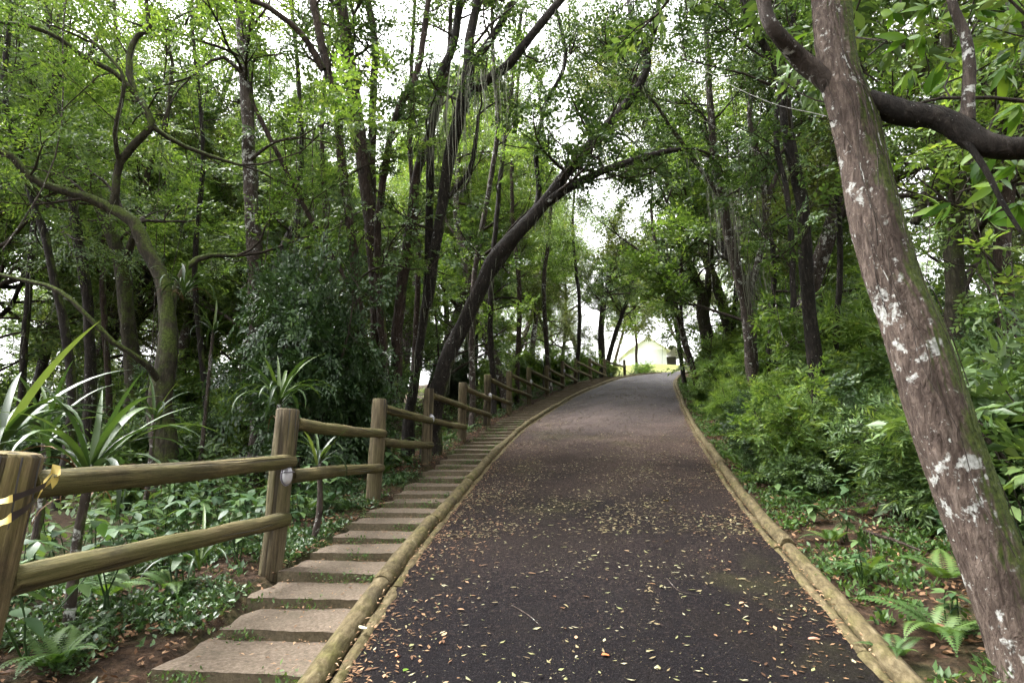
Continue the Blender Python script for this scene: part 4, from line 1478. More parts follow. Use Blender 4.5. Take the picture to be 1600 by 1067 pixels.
# slim stems standing between the larger trees
for lab, pts in [
    ('slim dark stem just right of the straight lichened trunk', [(470, 640, 11, 12), (462, 400, 11, 11), (470, 200, 11, 9), (455, 0, 11.2, 7), (450, -80, 11.4, 5)]),
    ('slim stem rising between straight trunk and stem clump', [(522, 640, 12.5, 11), (512, 400, 12.5, 10), (505, 200, 12.5, 8), (520, 0, 12.7, 6), (525, -80, 12.8, 5)]),
    ('slim stem showing between stem clump and forked tree', [(640, 640, 11.5, 11), (652, 420, 11.5, 10), (640, 230, 11.5, 8), (648, 0, 11.7, 6), (650, -90, 11.8, 5)]),
    ('slim curving stem behind the arching trunk', [(738, 620, 13, 12), (742, 420, 13, 10), (775, 220, 13, 9), (768, 60, 13, 7), (772, -80, 13.2, 5)]),
    ('slim upright stem behind the sixth fence post', [(772, 610, 15.5, 11), (768, 430, 15.5, 10), (788, 230, 15.5, 8), (815, 20, 15.7, 6)]),
    ('slim upright stem behind the seventh fence post', [(808, 600, 18, 10), (812, 450, 18, 9), (800, 280, 18, 7), (815, 60, 18, 5)]),
    ('slim pale stem behind the ninth fence post', [(858, 590, 21, 9), (850, 450, 21, 8), (860, 320, 21, 6), (842, 150, 21, 4)]),
    ('slim stem behind the eleventh fence post', [(902, 585, 27, 8), (906, 480, 27, 7), (895, 360, 27, 5), (900, 260, 27, 4)]),
    ('slim stem between gnarled and straight trunks', [(322, 640, 11, 11), (305, 430, 11, 10), (318, 230, 11, 8), (300, 40, 11.2, 6), (305, -60, 11.4, 5)]),
    ('slim stem behind the mossy green leaning trunk', [(172, 640, 12.5, 11), (160, 400, 12.5, 10), (186, 200, 12.5, 8), (178, 0, 12.7, 6)]),
    ('slim forked stem second from the left edge of the photo', [(30, 640, 11, 12), (44, 420, 11, 11), (62, 230, 11, 9), (52, 60, 11, 7), (40, -60, 11.2, 5)]),
    ('slim stem just left of the moss-hung tree', [(1140, 590, 16.5, 11), (1150, 420, 16.5, 9), (1136, 250, 16.5, 7), (1150, 60, 16.7, 5)]),
    ('slim stem between the moss-hung tree and tall dark trunk', [(1198, 590, 13, 11), (1208, 420, 13, 10), (1198, 250, 13, 8), (1214, 40, 13.2, 6)]),
    ('slim stem between the tall dark trunk and leaning trunk', [(1305, 560, 10, 12), (1312, 380, 10, 10), (1296, 200, 10, 8), (1305, 20, 10.2, 6)])]:
    traced_tree('slim_tree', lab, [pts], random.choice(['bark_dark', 'bark_dark', 'bark_spot', 'bark_red']), random.choice(['small', 'fine']), random.choice(['leaf_mid', 'leaf_bright']), slen=.36, per_m=1.0, dens=.7,
                leaf_from=.5, blen=(.6, 1.4), sides=8, fuzz=8, vines=1, group='slim stems between the larger trees')

# ------------------------------------------------------------------ labels that single out the plants of a stand
ORD = ['first', 'second', 'third', 'fourth', 'fifth', 'sixth', 'seventh', 'eighth', 'ninth', 'tenth', 'eleventh', 'twelfth', 'thirteenth', 'fourteenth', 'fifteenth', 'sixteenth', 'seventeenth', 'eighteenth', 'nineteenth', 'twentieth', 'next after twentieth', 'third after twentieth', 'fourth after twentieth', 'fifth after twentieth', 'sixth after twentieth']
LM_LEFT = [(-60, 'past the left frame edge'), (60, 'behind the bowed thin tree'), (140, 'behind the slanting stem'), (240, 'behind the gnarled tree'), (330, 'between gnarled and straight trunks'),
           (400, 'behind the straight lichened trunk'), (490, 'between straight trunk and stem clump'), (600, 'behind the stem clump'), (690, 'behind the arching tree'), (765, 'behind the sixth fence post'),
           (830, 'behind the eighth fence post'), (890, 'behind the tenth fence post'), (950, 'behind the fence end')]
LM_RIGHT = [(1040, 'behind the slim kerb trees'), (1110, 'around the thick mossy verge trunk'), (1170, 'around the moss-hung tree'), (1265, 'around the tall dark trunk'), (1350, 'between tall dark and leaning trunks'),
            (1430, 'behind the leaning trunk'), (1500, 'around the half-hidden trunk'), (1570, 'around the short reddish trunk'), (1680, 'past the leaning tree')]
LM_POST = [(-100, 'behind the tape-wrapped post'), (150, 'behind the long rails'), (440, 'behind the second post'), (515, 'between second and third posts'), (590, 'behind the third post'), (630, 'between third and fourth posts'),
           (668, 'behind the fourth post'), (722, 'behind the fifth post'), (762, 'behind the sixth post'), (795, 'behind the seventh post'), (828, 'behind the eighth post'), (856, 'behind the ninth post'), (900, 'behind the eleventh post'), (950, 'at the fence end')]


def proj_x(o):
    x, y, z = o.location
    return 800 + F * x / max(.5, y * CP + (z - EYE) * SP)


def autolabel(objs, marks, phrase=None):
    bins = {}
    for o in objs:
        px = proj_x(o)
        m = min(marks, key=lambda a: abs(a[0] - px))[1]
        bins.setdefault(((phrase(o) if callable(phrase) else phrase), m), []).append(o)
    for (ph, m), l in bins.items():
        l.sort(key=lambda o: o.location.y)
        for i, o in enumerate(l):
            o['label'] = '%s %s' % (ph, m) + (', %s going back' % ORD[min(i, len(ORD) - 1)] if len(l) > 1 else '')


# ------------------------------------------------------------------ trees of the wood behind
def generic_tree(name, H, r0, lk, lm, slen, nl, tone, bark, seed, crown0=.3, spread=1.0):
    random.seed(seed)
    root = thing(name, 'slender leafy tree in the wood', 'tree', (0, 0, 0))
    P, d = wander(np.array([0, 0, -.4]), np.array([R(-.12, .12), R(-.12, .12), 1]), H, 12, .07, .03)
    C = catmull(np.column_stack([P, np.linspace(r0, r0 * .2, len(P))]), .3)
    mb = MB()
    add_tube(mb, C[:, :3], C[:, 3], 9, .12, seed)
    tubes, sp = [], []
    for k in range(nl):
        f = crown0 + (1 - crown0) * (k + R(0, 1)) / nl
        i = min(len(C) - 2, int(f * (len(C) - 1)))
        az = k * 2.4 + R(-.5, .5)
        up = R(.15, .9)
        L = H * .26 * spread * (1.15 - .75 * (f - crown0) / (1 - crown0)) * R(.7, 1.25)
        Q, dd = wander(C[i, :3], np.array([math.cos(az), math.sin(az), up]), L, 5, .2, .04)
        tubes.append((Q, np.linspace(C[i, 3] * .5, .012, len(Q)), 6))
        for m in range(4):
            j = random.randrange(2, 5) if m else 4
            branchlets(tubes, sp, Q[j], unit(Q[j] - Q[j - 1]) + rvec() * .7, L * R(.35, .6), .012, slen, 1.45, sub=3)
    mb.build('trunk', M[bark], root)
    build_tubes('branches', tubes, M['twig'], root, np.zeros(3))
    sprays_mesh('crown', sp, lk, M[lm], root, (0, 0, 0), tone)
    return root


VAR = ['wood tree with mid-green leaves', 'tall wood tree with fine bright leaves', 'short wood tree with bright leaves', 'wood tree with fine olive leaves', 'low wood tree with broad leaves']
GEN = [generic_tree('wood_tree', 10.5, .15, 'small', 'leaf_mid', .47, 24, .04, 'bark_dark', 41),
       generic_tree('wood_tree', 12, .18, 'fine', 'leaf_bright', .54, 24, -.02, 'bark_spot', 42),
       generic_tree('wood_tree', 9, .12, 'small', 'leaf_bright', .45, 24, -.04, 'bark_dark', 43, .2),
       generic_tree('wood_tree', 11, .16, 'fine', 'leaf_olive', .54, 24, .05, 'bark_moss', 44),
       generic_tree('wood_tree', 8, .11, 'broad', 'leaf_mid', .42, 24, .1, 'bark_red', 45, .15)]
used = [False] * len(GEN)
PLACED = []
random.seed(21)


def place_generic(x, y, label, group, k=None, sc=1.0):
    k = random.randrange(len(GEN)) if k is None else k
    o = GEN[k] if not used[k] else copy_tree(GEN[k])
    used[k] = True
    o.location = [float(c) for c in gpt(x, y)]
    o.rotation_euler = (R(-.07, .07), R(-.07, .07), R(0, 6.28))
    s_ = sc * R(.88, 1.15)
    o.scale = (s_, s_, s_ * R(.95, 1.1))
    o['label'] = label
    o['group'] = group
    o['variant'] = k
    PLACED.append(o)
    return o


def clear(x, y):
    """Keeps the airy view up the lane open."""
    px = 800 + F * x / max(y, 1)
    return not (790 < px < 1190 and y > 12)


def scatter(n, fx, fy, ok, mind, tries=4000):
    out = []
    for _ in range(tries):
        x, y = R(*fx), R(*fy)
        if not ok(x, y):
            continue
        if all((x - a) ** 2 + (y - b) ** 2 > mind ** 2 for a, b in out):
            out.append((x, y))
            if len(out) >= n:
                break
    return out


for x, y in scatter(28, (-26, 2), (9.5, 34), lambda x, y: x < xf(y) - 2.4 and abs(x) < y * 1.1 + 3 and (clear(x, y) or R(0, 1) < .35), 2.3):
    place_generic(x, y, 'slender leafy tree in the wood beyond the log fence', 'trees in the wood beyond the fence')
for x, y in scatter(13, (4, 26), (7.5, 30), lambda x, y: x > xr(y) + 2.6 and x < y * 1.05 + 4 and (x < 10 or y < 22) and (clear(x, y) or R(0, 1) < .2), 2.2):
    place_generic(x, y, 'slender leafy tree in the wood on the undergrowth side of the lane', 'trees in the wood on the undergrowth side')
for x, y in scatter(8, (-14, 7), (34, 55), lambda x, y: x < y * .2 - 1.5, 3.5):
    place_generic(x, y, 'distant tree beyond the upper end of the fence', 'distant trees beyond the fence end', sc=1.15)
for x, y in scatter(7, (15, 38), (34, 70), lambda x, y: x > y * .30 + 2.5, 4):
    place_generic(x, y, 'distant tree beyond the bend near the lawn', 'distant trees beyond the bend', sc=1.1)


# tall trees whose crowns close the roof over the lane
for px, d, k, sc in ((800, 17, 1, 1.1), (1165, 17, 3, 1.1), (1215, 13.5, 1, 1.2), (925, 46, 1, 1.3), (345, 15, 1, 1.0), (300, 18, 2, 1.1), (820, 26, 1, .9), (868, 30, 3, .85), (962, 58, 1, 1.0), (1150, 24, 3, .9), (1085, 56, 1, 1.0), (510, 20, 3, 1.1), (455, 25, 1, 1.15), (565, 27, 3, 1.2), (700, 30, 1, 1.2), (40, 17, 0, 1.1), (115, 19, 3, 1.1), (195, 16, 0, 1.1), (255, 21, 0, 1.1), (425, 18, 3, 1.1), (540, 24, 0, 1.1), (880, 33, 3, .9), (-30, 14, 0, 1.1), (610, 19, 1, 1.15), (725, 22, 3, 1.1)):
    p = at(px, 640, d)
    place_generic(p[0], p[1], 'tall tree of the wood', 'tall trees of the wood', k, sc)

# unseen trees of the wood behind the camera, added to shade the near lane
for x, y, k in ((-3.8, -3, 0), (3.4, -5.5, 3), (-1.5, -9, 1)):
    o = place_generic(x, y, 'wood tree added for shade behind the viewpoint of the photo', 'trees behind the viewpoint', k, 1.05)
    PLACED.remove(o)
autolabel([o for o in PLACED if o.location.x < xf(o.location.y)], LM_LEFT, lambda o: VAR[o['variant']])
autolabel([o for o in PLACED if o.location.x >= xf(o.location.y)], LM_RIGHT, lambda o: VAR[o['variant']])

# ------------------------------------------------------------------ shrubs
def shrub_proto(name, H, W, lk, lm, slen, ns, per, tone, seed, droop=.0):
    random.seed(seed)
    root = thing(name, 'shrub', 'shrub', (0, 0, 0))
    tubes, sp = [], []
    mb = MB()
    for k in range(ns):
        az = k * 2.4
        P, d = wander(np.array([R(-.1, .1), R(-.1, .1), -.1]), np.array([math.cos(az) * W / H * R(.2, 1.1), math.sin(az) * W / H * R(.2, 1.1), 1]), H * R(.65, 1.05), 6, .13, -droop)
        V, Q = tube(catmull(P, .15), .012, 5)
        mb.add(V, Q)
        for m in range(per):
            f = R(.18, 1) ** .8
            i = min(5, int(f * 6))
            p = P[i] + (P[i + 1] - P[i]) * (f * 6 - i)
            Q2, _ = wander(p, unit(P[i + 1] - P[i]) * .3 + rvec() * .9, W * R(.3, .7), 3, .2, .02)
            tubes.append((Q2, np.linspace(.007, .003, 4), 4))
            for j in (1, 2, 3):
                for _ in range(2):
                    sp.append((Q2[j], unit(Q2[j] - Q2[j - 1]) * .5 + rvec() * .8, slen * R(.7, 1.25)))
    mb.build('stems', M['twig'], root)
    build_tubes('twigs', tubes, M['twig'], root, np.zeros(3))
    sprays_mesh('foliage', sp, lk, M[lm], root, (0, 0, 0), tone)
    return root


SHR = {'dark': [shrub_proto('glossy_shrub', 2.3, .95, 'small', 'leaf_dark', .33, 8, 15, .0, 61), shrub_proto('glossy_shrub', 1.7, .85, 'small', 'leaf_dark', .30, 8, 14, .08, 62)],
       'lance': [shrub_proto('bamboo_shrub', 1.6, .9, 'lance', 'leaf_mid', .35, 9, 19, .08, 63, .04), shrub_proto('bamboo_shrub', 2.2, .9, 'lance', 'leaf_bright', .37, 9, 19, -.04, 64, .04)],
       'broad': [shrub_proto('broadleaf_shrub', 1.3, .75, 'broad', 'leaf_mid', .33, 8, 16, .05, 65), shrub_proto('broadleaf_shrub', 1.9, .9, 'broad', 'leaf_bright', .34, 8, 18, -.06, 66)]}
sused = {}


def place_shrub(kind, x, y, label, group, sc=1.0, v=None, z=None):
    v = random.randrange(2) if v is None else v
    src = SHR[kind][v]
    o = src if not sused.get((kind, v)) else copy_tree(src)
    sused[(kind, v)] = True
    p = gpt(x, y)
    o.location = [float(c) for c in p]
    o.rotation_euler = (0, 0, R(0, 6.28))
    s_ = sc * R(.85, 1.15)
    o.scale = (s_, s_, s_)
    o['label'] = label
    if group:
        o['group'] = group
        SPLACED.append(o)
    elif 'group' in o:
        del o['group']
    return o


SPLACED = []
random.seed(33)
# the dark mass under the stem clump
for (px, d, kind, v, sc, lab) in [(485, 7.6, 'dark', 0, 1.0, 'tall dark glossy bush in front of the stem clump'), (445, 8.2, 'dark', 0, 1.05, 'tall dark glossy bush right beside the lichen-freckled straight trunk'),
                                  (540, 8.6, 'dark', 1, .95, 'lower dark glossy bush at the foot of the stem clump')]:
    p = at(px, 650, d)
    o = place_shrub(kind, p[0], p[1], lab, None, sc, v)
    o.scale = (o.scale[0] * .85, o.scale[1] * .85, o.scale[2] * 1.4)
LSPOT = scatter(20, (-16, 0), (6.4, 20), lambda x, y: x < xf(y) - 2.1 and abs(x) < y * 1.0 + .5 and not (-4.2 < x < -2 and y < 9.5), 1.25)
for x, y in LSPOT:
    k = random.choice(['dark', 'dark', 'dark', 'broad', 'lance'])
    place_shrub(k, x, y, {'dark': 'dark glossy-leaved shrub in the undergrowth beyond the fence', 'broad': 'broad-leaved shrub in the undergrowth beyond the fence', 'lance': 'narrow-leaved shrub in the undergrowth beyond the fence'}[k],
                {'dark': 'dark shrubs beyond the fence', 'broad': 'broad-leaved shrubs beyond the fence', 'lance': 'narrow-leaved shrubs beyond the fence'}[k], R(.6, .95))
RSPOT = scatter(64, (2.9, 15), (3.6, 25), lambda x, y: x > xr(y) + (1.35 if y < 6 else .8 if y < 14 else 1.2) and x < y * .95 + 1.2 and x < xr(y) + 7, .75)
for x, y in RSPOT:
    k = random.choice(['lance', 'lance', 'broad', 'broad', 'dark'])
    place_shrub(k, x, y, {'dark': 'dark glossy-leaved shrub in the thicket right of the lane', 'broad': 'broad-leaved shrub in the thicket right of the lane', 'lance': 'bamboo-like shrub with narrow leaves in the thicket right of the lane'}[k],
                {'dark': 'dark shrubs right of the lane', 'broad': 'broad-leaved shrubs right of the lane', 'lance': 'bamboo-like shrubs right of the lane'}[k], R(.45, .75) if x < xr(y) + 2 else R(.85, 1.25))
for x, y in scatter(14, (-24, -4), (13, 25), lambda x, y: x < xf(y) - 4 and abs(x) < y * 1.0 + 2, 1.6):
    k = random.choice(['dark', 'broad', 'dark'])
    place_shrub(k, x, y, 'shrub', 'shrubs deep in the wood', R(1.0, 1.4))
for x, y in scatter(14, (2.5, 8), (5.5, 15), lambda x, y: xr(y) + .45 < x < xr(y) + 1.3, .5):
    place_shrub(random.choice(['lance', 'broad', 'dark']), x, y, 'shrub', 'low shrubs along the right kerb', R(.3, .45))
for x, y in scatter(12, (-1, 6), (17, 33), lambda x, y: xf(y) - 3 < x < xf(y) - .7, 1.2):
    place_shrub('broad', x, y, 'bright broad-leaved shrub close behind the upper fence', 'bright shrubs behind the upper fence', R(.5, .8), 1)
p = at(1006, 585, 38)
place_shrub('broad', p[0], p[1], 'rounded pale shrub on the lawn in front of the white house', None, .62, 1)


SN = {'glossy_shrub': 'dark glossy shrub', 'bamboo_shrub': 'narrow-leaved bamboo-like shrub', 'broadleaf_shrub': 'broad-leaved shrub'}
autolabel([o for o in SPLACED if o.location.x < xf(o.location.y)], LM_LEFT, lambda o: SN[o.name.split('.')[0]])
autolabel([o for o in SPLACED if o.location.x >= xf(o.location.y)], LM_RIGHT, lambda o: SN[o.name.split('.')[0]])


# ------------------------------------------------------------------ strap-leaved plants (single leaves)
def strap_mesh(L, W, arch, rv, mt='leaf_strap'):
    n = 10
    t = np.linspace(0, 1, n + 1)
    ang = .15 + arch * t ** 1.4
    ds = L / n
    x = np.concatenate([[0], np.cumsum(np.sin(ang[:-1]) * ds)])
    z = np.concatenate([[0], np.cumsum(np.cos(ang[:-1]) * ds)])
    w = W / 2 * np.clip(np.minimum(.45 + t * 2.2, 1) * (1 - t ** 3.2), .03, 1)
    nxn = -np.cos(ang)
    nzn = np.sin(ang)
    c = np.stack([x, 0 * x, z], -1)
    up = np.stack([nxn, 0 * x, nzn], -1) * (w * .35)[:, None]
    l = c + up + np.stack([0 * x, w, 0 * x], -1)
    r = c + up - np.stack([0 * x, w, 0 * x], -1)
    V = np.concatenate([l, c, r])
    m = n + 1
    i = np.arange(n)
    Fq = np.concatenate([np.stack([i, m + i, m + i + 1, i + 1], -1), np.stack([m + i, 2 * m + i, 2 * m + i + 1, m + i + 1], -1)])
    return mesh_np('strap_leaf', V, Fq, M[mt], np.full(len(Fq), rv), smooth=True)


random.seed(52)
STRAP = [strap_mesh(1.0, .058, a, v) for a, v in ((.5, .75), (.9, .6), (1.4, .5), (1.9, .45), (2.4, .35), (2.9, .3))]
DEADSTRAP = [strap_mesh(1.0, .05, a, v, 'leaf_dead') for a, v in ((2.6, .4), (2.9, .6))]


def strap_plant(label, px, py, d, L, nl, cane=True, dead=0, group=None, wide=1.0, name='spear_leaved_plant'):
    c = at(px, py, d)
    g0 = gpt(c[0], c[1])
    root = thing(name, label, 'plant', g0 if cane else c, group)
    h = c - g0 if cane else np.zeros(3)
    if cane:
        mb = MB()
        P = np.array([[0, 0, -.1], h * .5 + np.array([R(-.04, .04), R(-.04, .04), 0]), h + np.array([0, 0, .05])])
        P = catmull(P, .06)
        add_tube(mb, P, np.linspace(.03, .022, len(P)), 9, .1, seed=int(px))
        mb.build('cane', M['bark_spot'], root)
    for k in range(nl):
        f = k / max(1, nl - 1)
        mi = min(5, int(f ** .75 * 5.6 + R(0, .6)))
        o = link('leaf', STRAP[mi], root, h + np.array([0, 0, R(-.06, .04)]))
        s_ = L * R(.8, 1.15)
        o.scale = (s_, s_ * wide, s_)
        o.rotation_euler = (R(-.12, .12), R(.05, .35) + .55 * f, k * 2.4 + R(-.3, .3))
    for k in range(dead):
        o = link('dead_leaf', random.choice(DEADSTRAP), root, h + np.array([0, 0, R(-.2, -.05)]))
        s_ = L * R(.5, .8)
        o.scale = (s_, s_ * .6, s_)
        o.rotation_euler = (R(-.2, .2), R(.4, .9), R(0, 6.28))
    return root


strap_plant('large strap-leaved plant behind the tape-wrapped post, at the frame edge', -5, 700, 3.1, 0.79, 20, dead=3)
strap_plant('strap-leaved plant on a shaggy cane behind the long lower rail', 140, 740, 3.2, 0.74, 22, dead=9)
strap_plant('strap-leaved plant with drooping leaves standing above the second fence post', 436, 632, 5.6, 0.70, 24, dead=4)
strap_plant('small strap-leaved plant between the second and third fence posts', 497, 722, 4.9, 0.46, 14)
strap_plant('narrow upright tuft of strap leaves below the lower rail', 312, 885, 3.75, 0.51, 11, cane=False, wide=.7)
strap_plant('strap-leaved plant at the foot of the gnarled tree', 240, 655, 6.2, 0.58, 16)
strap_plant('strap-leaved plant left of the leaning cane, half behind the upper rail', 70, 690, 4.2, 0.64, 16)
strap_plant('tuft of strap leaves perched in the crook of the gnarled tree', 288, 455, 7.4, 0.61, 18, cane=False, dead=4, name='perched_plant')
strap_plant('strap-leaved plant in the dark between gnarled and straight trunks', 333, 520, 7.9, 0.54, 16, dead=2)
strap_plant('strap-leaved plant growing behind the eighth fence post', 850, 575, 22, 1.15, 16)


# ------------------------------------------------------------------ ferns (single fronds)
def frond_mesh(L, W, np_, arch, rv):
    B, T, Wd, U = [], [], [], []
    t = np.linspace(0, 1, np_)
    ang = .25 + arch * t
    x = np.cumsum(np.sin(ang)) * L / np_
    z = np.cumsum(np.cos(ang)) * L / np_
    for i in range(2, np_):
        f = t[i]
        l = W / 2 * math.sin(PI * min(1, .12 + f * .92) ** .7) + .012
        d = np.array([math.sin(ang[i]), 0, math.cos(ang[i])])
        for sg in (-1, 1):
            v = unit(d * .45 + np.array([0, sg, 0]) + np.array([0, 0, -.15]))
            B.append([x[i], 0, z[i]])
            T.append(np.array([x[i], 0, z[i]]) + v * l)
            Wd.append(L / np_ * 1.05)
            U.append([-math.cos(ang[i]), 0, math.sin(ang[i])])
    V, Fc = leaf_quads(np.array(B), np.array(T), np.array(Wd), .12, np.array(U))
    rc = np.stack([x, 0 * x, z], -1)
    tv, tq = tube(np.vstack([[0, 0, -.02], rc]), np.linspace(.004, .0012, np_ + 1), 3)
    tri = np.concatenate([tq[:, [0, 1, 2]], tq[:, [0, 2, 3]]])
    allV = np.vstack([V, tv])
    allF = np.vstack([Fc, tri + len(V)])
    return mesh_np('fern_frond', allV, allF, M['leaf_fern'], np.clip(RNG.normal(rv, .06, len(allF)), 0, 1))


FROND = [frond_mesh(1.0, .42, 24, a, v) for a, v in ((1.1, .7), (1.5, .55), (1.9, .45))]


def fern(label, x, y, L, nf, group=None, z=None):
    p = gpt(x, y)
    root = thing('fern', label, 'fern', p, group)
    for k in range(nf):
        o = link('frond', random.choice(FROND), root, (0, 0, 0))
        s_ = L * R(.75, 1.15)
        o.scale = (s_, s_, s_)
        o.rotation_euler = (R(-.15, .15), R(.05, .45), k * 6.28 / nf + R(-.4, .4))
    return root


def ghit(px, py, lo=1.5, hi=40):
    """Where the sight line through a pixel meets the forest floor."""
    ts = np.linspace(lo, hi, 4000)
    a, b = (px - 800) / F, (py - 533.5) / F
    X, Y, Z = a * ts, (CP + b * SP) * ts, (SP - b * CP) * ts + EYE
    s_ = Z - ground(X, Y)
    i = int(np.argmax(s_ < 0))
    return (X[i], Y[i])


random.seed(71)
for (px, py, L, nf, lab) in [(85, 1050, .34, 6, 'fern at the foot of the tape-wrapped post'), (265, 925, .30, 6, 'fern under the long lower rail near the strap tuft'), (455, 835, .16, 4, 'small fern just beyond the second fence post'),
                             (590, 725, .38, 7, 'fern between the third and fourth fence posts'), (525, 745, .34, 6, 'fern under the lower rail before the third fence post'),
                             (1222, 762, .36, 5, 'arching fern by the right kerb where the lane narrows'), (1300, 850, .30, 6, 'bright fern in the litter right of the kerb'), (1345, 905, .28, 6, 'low fern beside the fallen brown branch'),
                             (1470, 1000, .42, 7, 'dark broad fern at the foot of the leaning tree'), (1245, 785, .3, 5, 'fern close behind the arching fern at the kerb'), (1450, 760, .36, 5, 'fern in shade left of the leaning trunk'),
                             (1180, 690, .36, 6, 'fern by the kerb below the bamboo-like shrubs'), (1400, 1030, .22, 5, 'small fern touching the kerb log near the leaning tree'), (150, 985, .22, 5, 'small fern in the litter beside the lowest stone step'),
                             (830, 612, .5, 6, 'bright fern behind the eighth fence post'), (690, 690, .4, 6, 'fern behind the fifth fence post')]:
    x, y = ghit(px, py)
    fern(lab, x, y, L, nf)
fr_, fl_ = [], []
for x, y in scatter(24, (2.2, 9), (3.4, 17), lambda x, y: xr(y) + .3 < x < xr(y) + 1.7, .5):
    fr_.append(fern('fern in the undergrowth strip along the right kerb', x, y, R(.25, .45), 5, 'ferns along the right kerb'))
for x, y in scatter(34, (-5, 0), (2.1, 17), lambda x, y: xf(y) - (1.3 if y < 5 else 2.2) < x < xf(y) - .2, .38):
    fl_.append(fern('fern in the undergrowth strip behind the log fence', x, y, R(.25, .45), 6, 'ferns behind the log fence'))
autolabel(fr_, LM_RIGHT, 'green fern near the right kerb')
autolabel(fl_, LM_POST, 'green fern close to the fence')

# ------------------------------------------------------------------ leafy herbs behind the fence (single leaves)
HERB = [leaf_mesh('herb_leaf', .13, .062, M['leaf_herb'], R(.1, .35), .12, n=4, rv=v) for v in (.25, .45, .6, .8)]


def herb(label, x, y, H, nodes, sc, group=None):
    p = gpt(x, y)
    root = thing('leafy_herb', label, 'plant', p, group)
    mb = MB()
    for st in range(3):
        P, d = wander(np.array([R(-.05, .05), R(-.05, .05), -.03]), np.array([R(-.4, .4), R(-.4, .4), 1]), H * R(.7, 1.1), 4, .12, .05)
        V, Q = tube(P, np.linspace(.006, .003, 5), 5)
        mb.add(V, Q)
        for k in range(nodes):
            j = 4 - k % 3
            for a in range(4 if k == 0 else 2):
                o = link('leaf', random.choice(HERB), root, P[j])
                s_ = sc * R(.7, 1.2)
                o.scale = (s_, s_, s_)
                o.rotation_euler = (R(-.25, .25), R(-.25, .45), a * 6.28 / (4 if k == 0 else 2) + k * 1.4 + st + R(-.3, .3))
    mb.build('stems', M['leaf_fern'], root)
    return root


random.seed(81)
hs_ = scatter(72, (-5.5, -1), (2.2, 9), lambda x, y: xf(y) - (1.9 if y < 5 else 2.4) < x < xf(y) - .3, .27)
hl_ = []
for x, y in hs_:
    hl_.append(herb('pale green leafy herb in the bed behind the log fence', x, y, R(.3, .55), 3, R(.8, 1.2), 'leafy herbs behind the fence'))

autolabel(hl_, LM_POST, 'pale green leafy herb')
hr_ = []
for x, y in scatter(26, (2, 6), (3.0, 9), lambda x, y: xr(y) + .35 < x < xr(y) + 1.9, .38):
    hr_.append(herb('green leafy herb', x, y, R(.18, .4), 2, R(.55, .95), 'leafy herbs right of the lane'))
autolabel(hr_, LM_RIGHT, 'green leafy herb past the right kerb')

# ------------------------------------------------------------------ ground cover, litter (uncountable)
def cover(name, label, pts, lmin, lmax, mt, flat, per, wid=.45):
    B = np.repeat(np.array(pts), per, 0) + RNG.normal(0, .035, (len(pts) * per, 3)) * np.array([1, 1, .35]) + np.array([0, 0, .02])
    n = len(B)
    az = RNG.uniform(0, 6.28, n)
    el = RNG.uniform(*flat, n)
    L = RNG.uniform(lmin, lmax, n)
    d = np.stack([np.cos(az) * np.cos(el), np.sin(az) * np.cos(el), np.sin(el)], -1)
    V, Fc = leaf_quads(B, B + d * L[:, None], L * wid, .15)
    rv = np.repeat(np.clip(RNG.normal(.5, .2, n), 0, 1), 2)
    return tag(link(name, mesh_np(name, V, Fc, mt, rv)), label, kind='stuff')


def field(n, fx, fy, ok):
    x, y = RNG.uniform(*fx, n), RNG.uniform(*fy, n)
    k = ok(x, y)
    x, y = x[k], y[k]
    return np.stack([x, y, ground(x, y)], -1)


pat = lambda x, y: np.sin(x * 3.1 + 1) * np.sin(y * 2.3) + np.sin(x * 1.3 - y * 1.9)
pr = field(30000, (1.4, 9), (1.5, 22), lambda x, y: (x > xr(y) + .20) & (x < xr(y) + np.where(y > 6, .8, .45) + .4 * pat(x, y) ** 2) & (x < 9) & (pat(x * 1.7, y * 2.1) > -.9))
cover('ground_cover', 'low leafy ground cover creeping along the right kerb', pr, .025, .065, M['leaf_fern'], (.1, 1.2), 9)
pl_ = field(26000, (-6, 5), (1.5, 27), lambda x, y: (x < xf(y) - .02) & (x > xf(y) - 2.6) & (pat(x, y) > -.7))
cover('ground_cover', 'low leafy ground cover under and behind the log fence', pl_, .025, .07, M['leaf_herb'], (.1, 1.2), 5)
pn = field(26000, (-4, -1), (1.6, 8), lambda x, y: (x < xf(y) + .06) & (x > xf(y) - 1.7) & (pat(x * 2.4, y * 2.6) > -.1))
cover('ground_cover', 'small dark green weeds carpeting the edge of the steps', pn, .018, .055, M['leaf_dark'], (.05, 1.0), 4)
pb = field(30000, (-24, 18), (3, 30), lambda x, y: ((x < xf(y) - 1.5) | (x > xr(y) + 1.2)) & (np.abs(x) < y * 1.05 + 3) & (pat(x, y) > -.6))
cover('undergrowth', 'knee-high mixed undergrowth filling the wood floor', pb + RNG.uniform(0, .3, (len(pb), 1)) * np.array([0, 0, 1]), .05, .13, M['leaf_mid'], (-.2, 1.1), 4)
# moss and small weeds on the step fronts
ms = []
for (x0, y0, zt, n, t, w0, w, dep) in STEP_TOPS:
    if y0 > 14:
        break
    for _ in range(40):
        u = R(w0, w)
        if math.sin(u * 9 + y0 * 13) + math.sin(u * 4 - y0 * 5) > -.2:
            ms.append([x0 + n[0] * u - t[0] * .012, y0 + n[1] * u - t[1] * .012, zt - R(.03, .11)])
cover('step_moss', 'small green weeds and moss growing in the step joints', ms, .012, .032, M['leaf_fern'], (-.1, 1.3), 10)
# brown litter on the floor
lt = field(26000, (-8, 9), (1, 16), lambda x, y: ((x < xf(y) + .1) & (x > xf(y) - 2.5)) | ((x > xr(y) + .18) & (x < xr(y) + 4)))
cover('leaf_litter', 'brown dead leaves covering the forest floor beside the lane', lt, .02, .06, M['leaf_dead'], (-.15, .5), 4, .42)


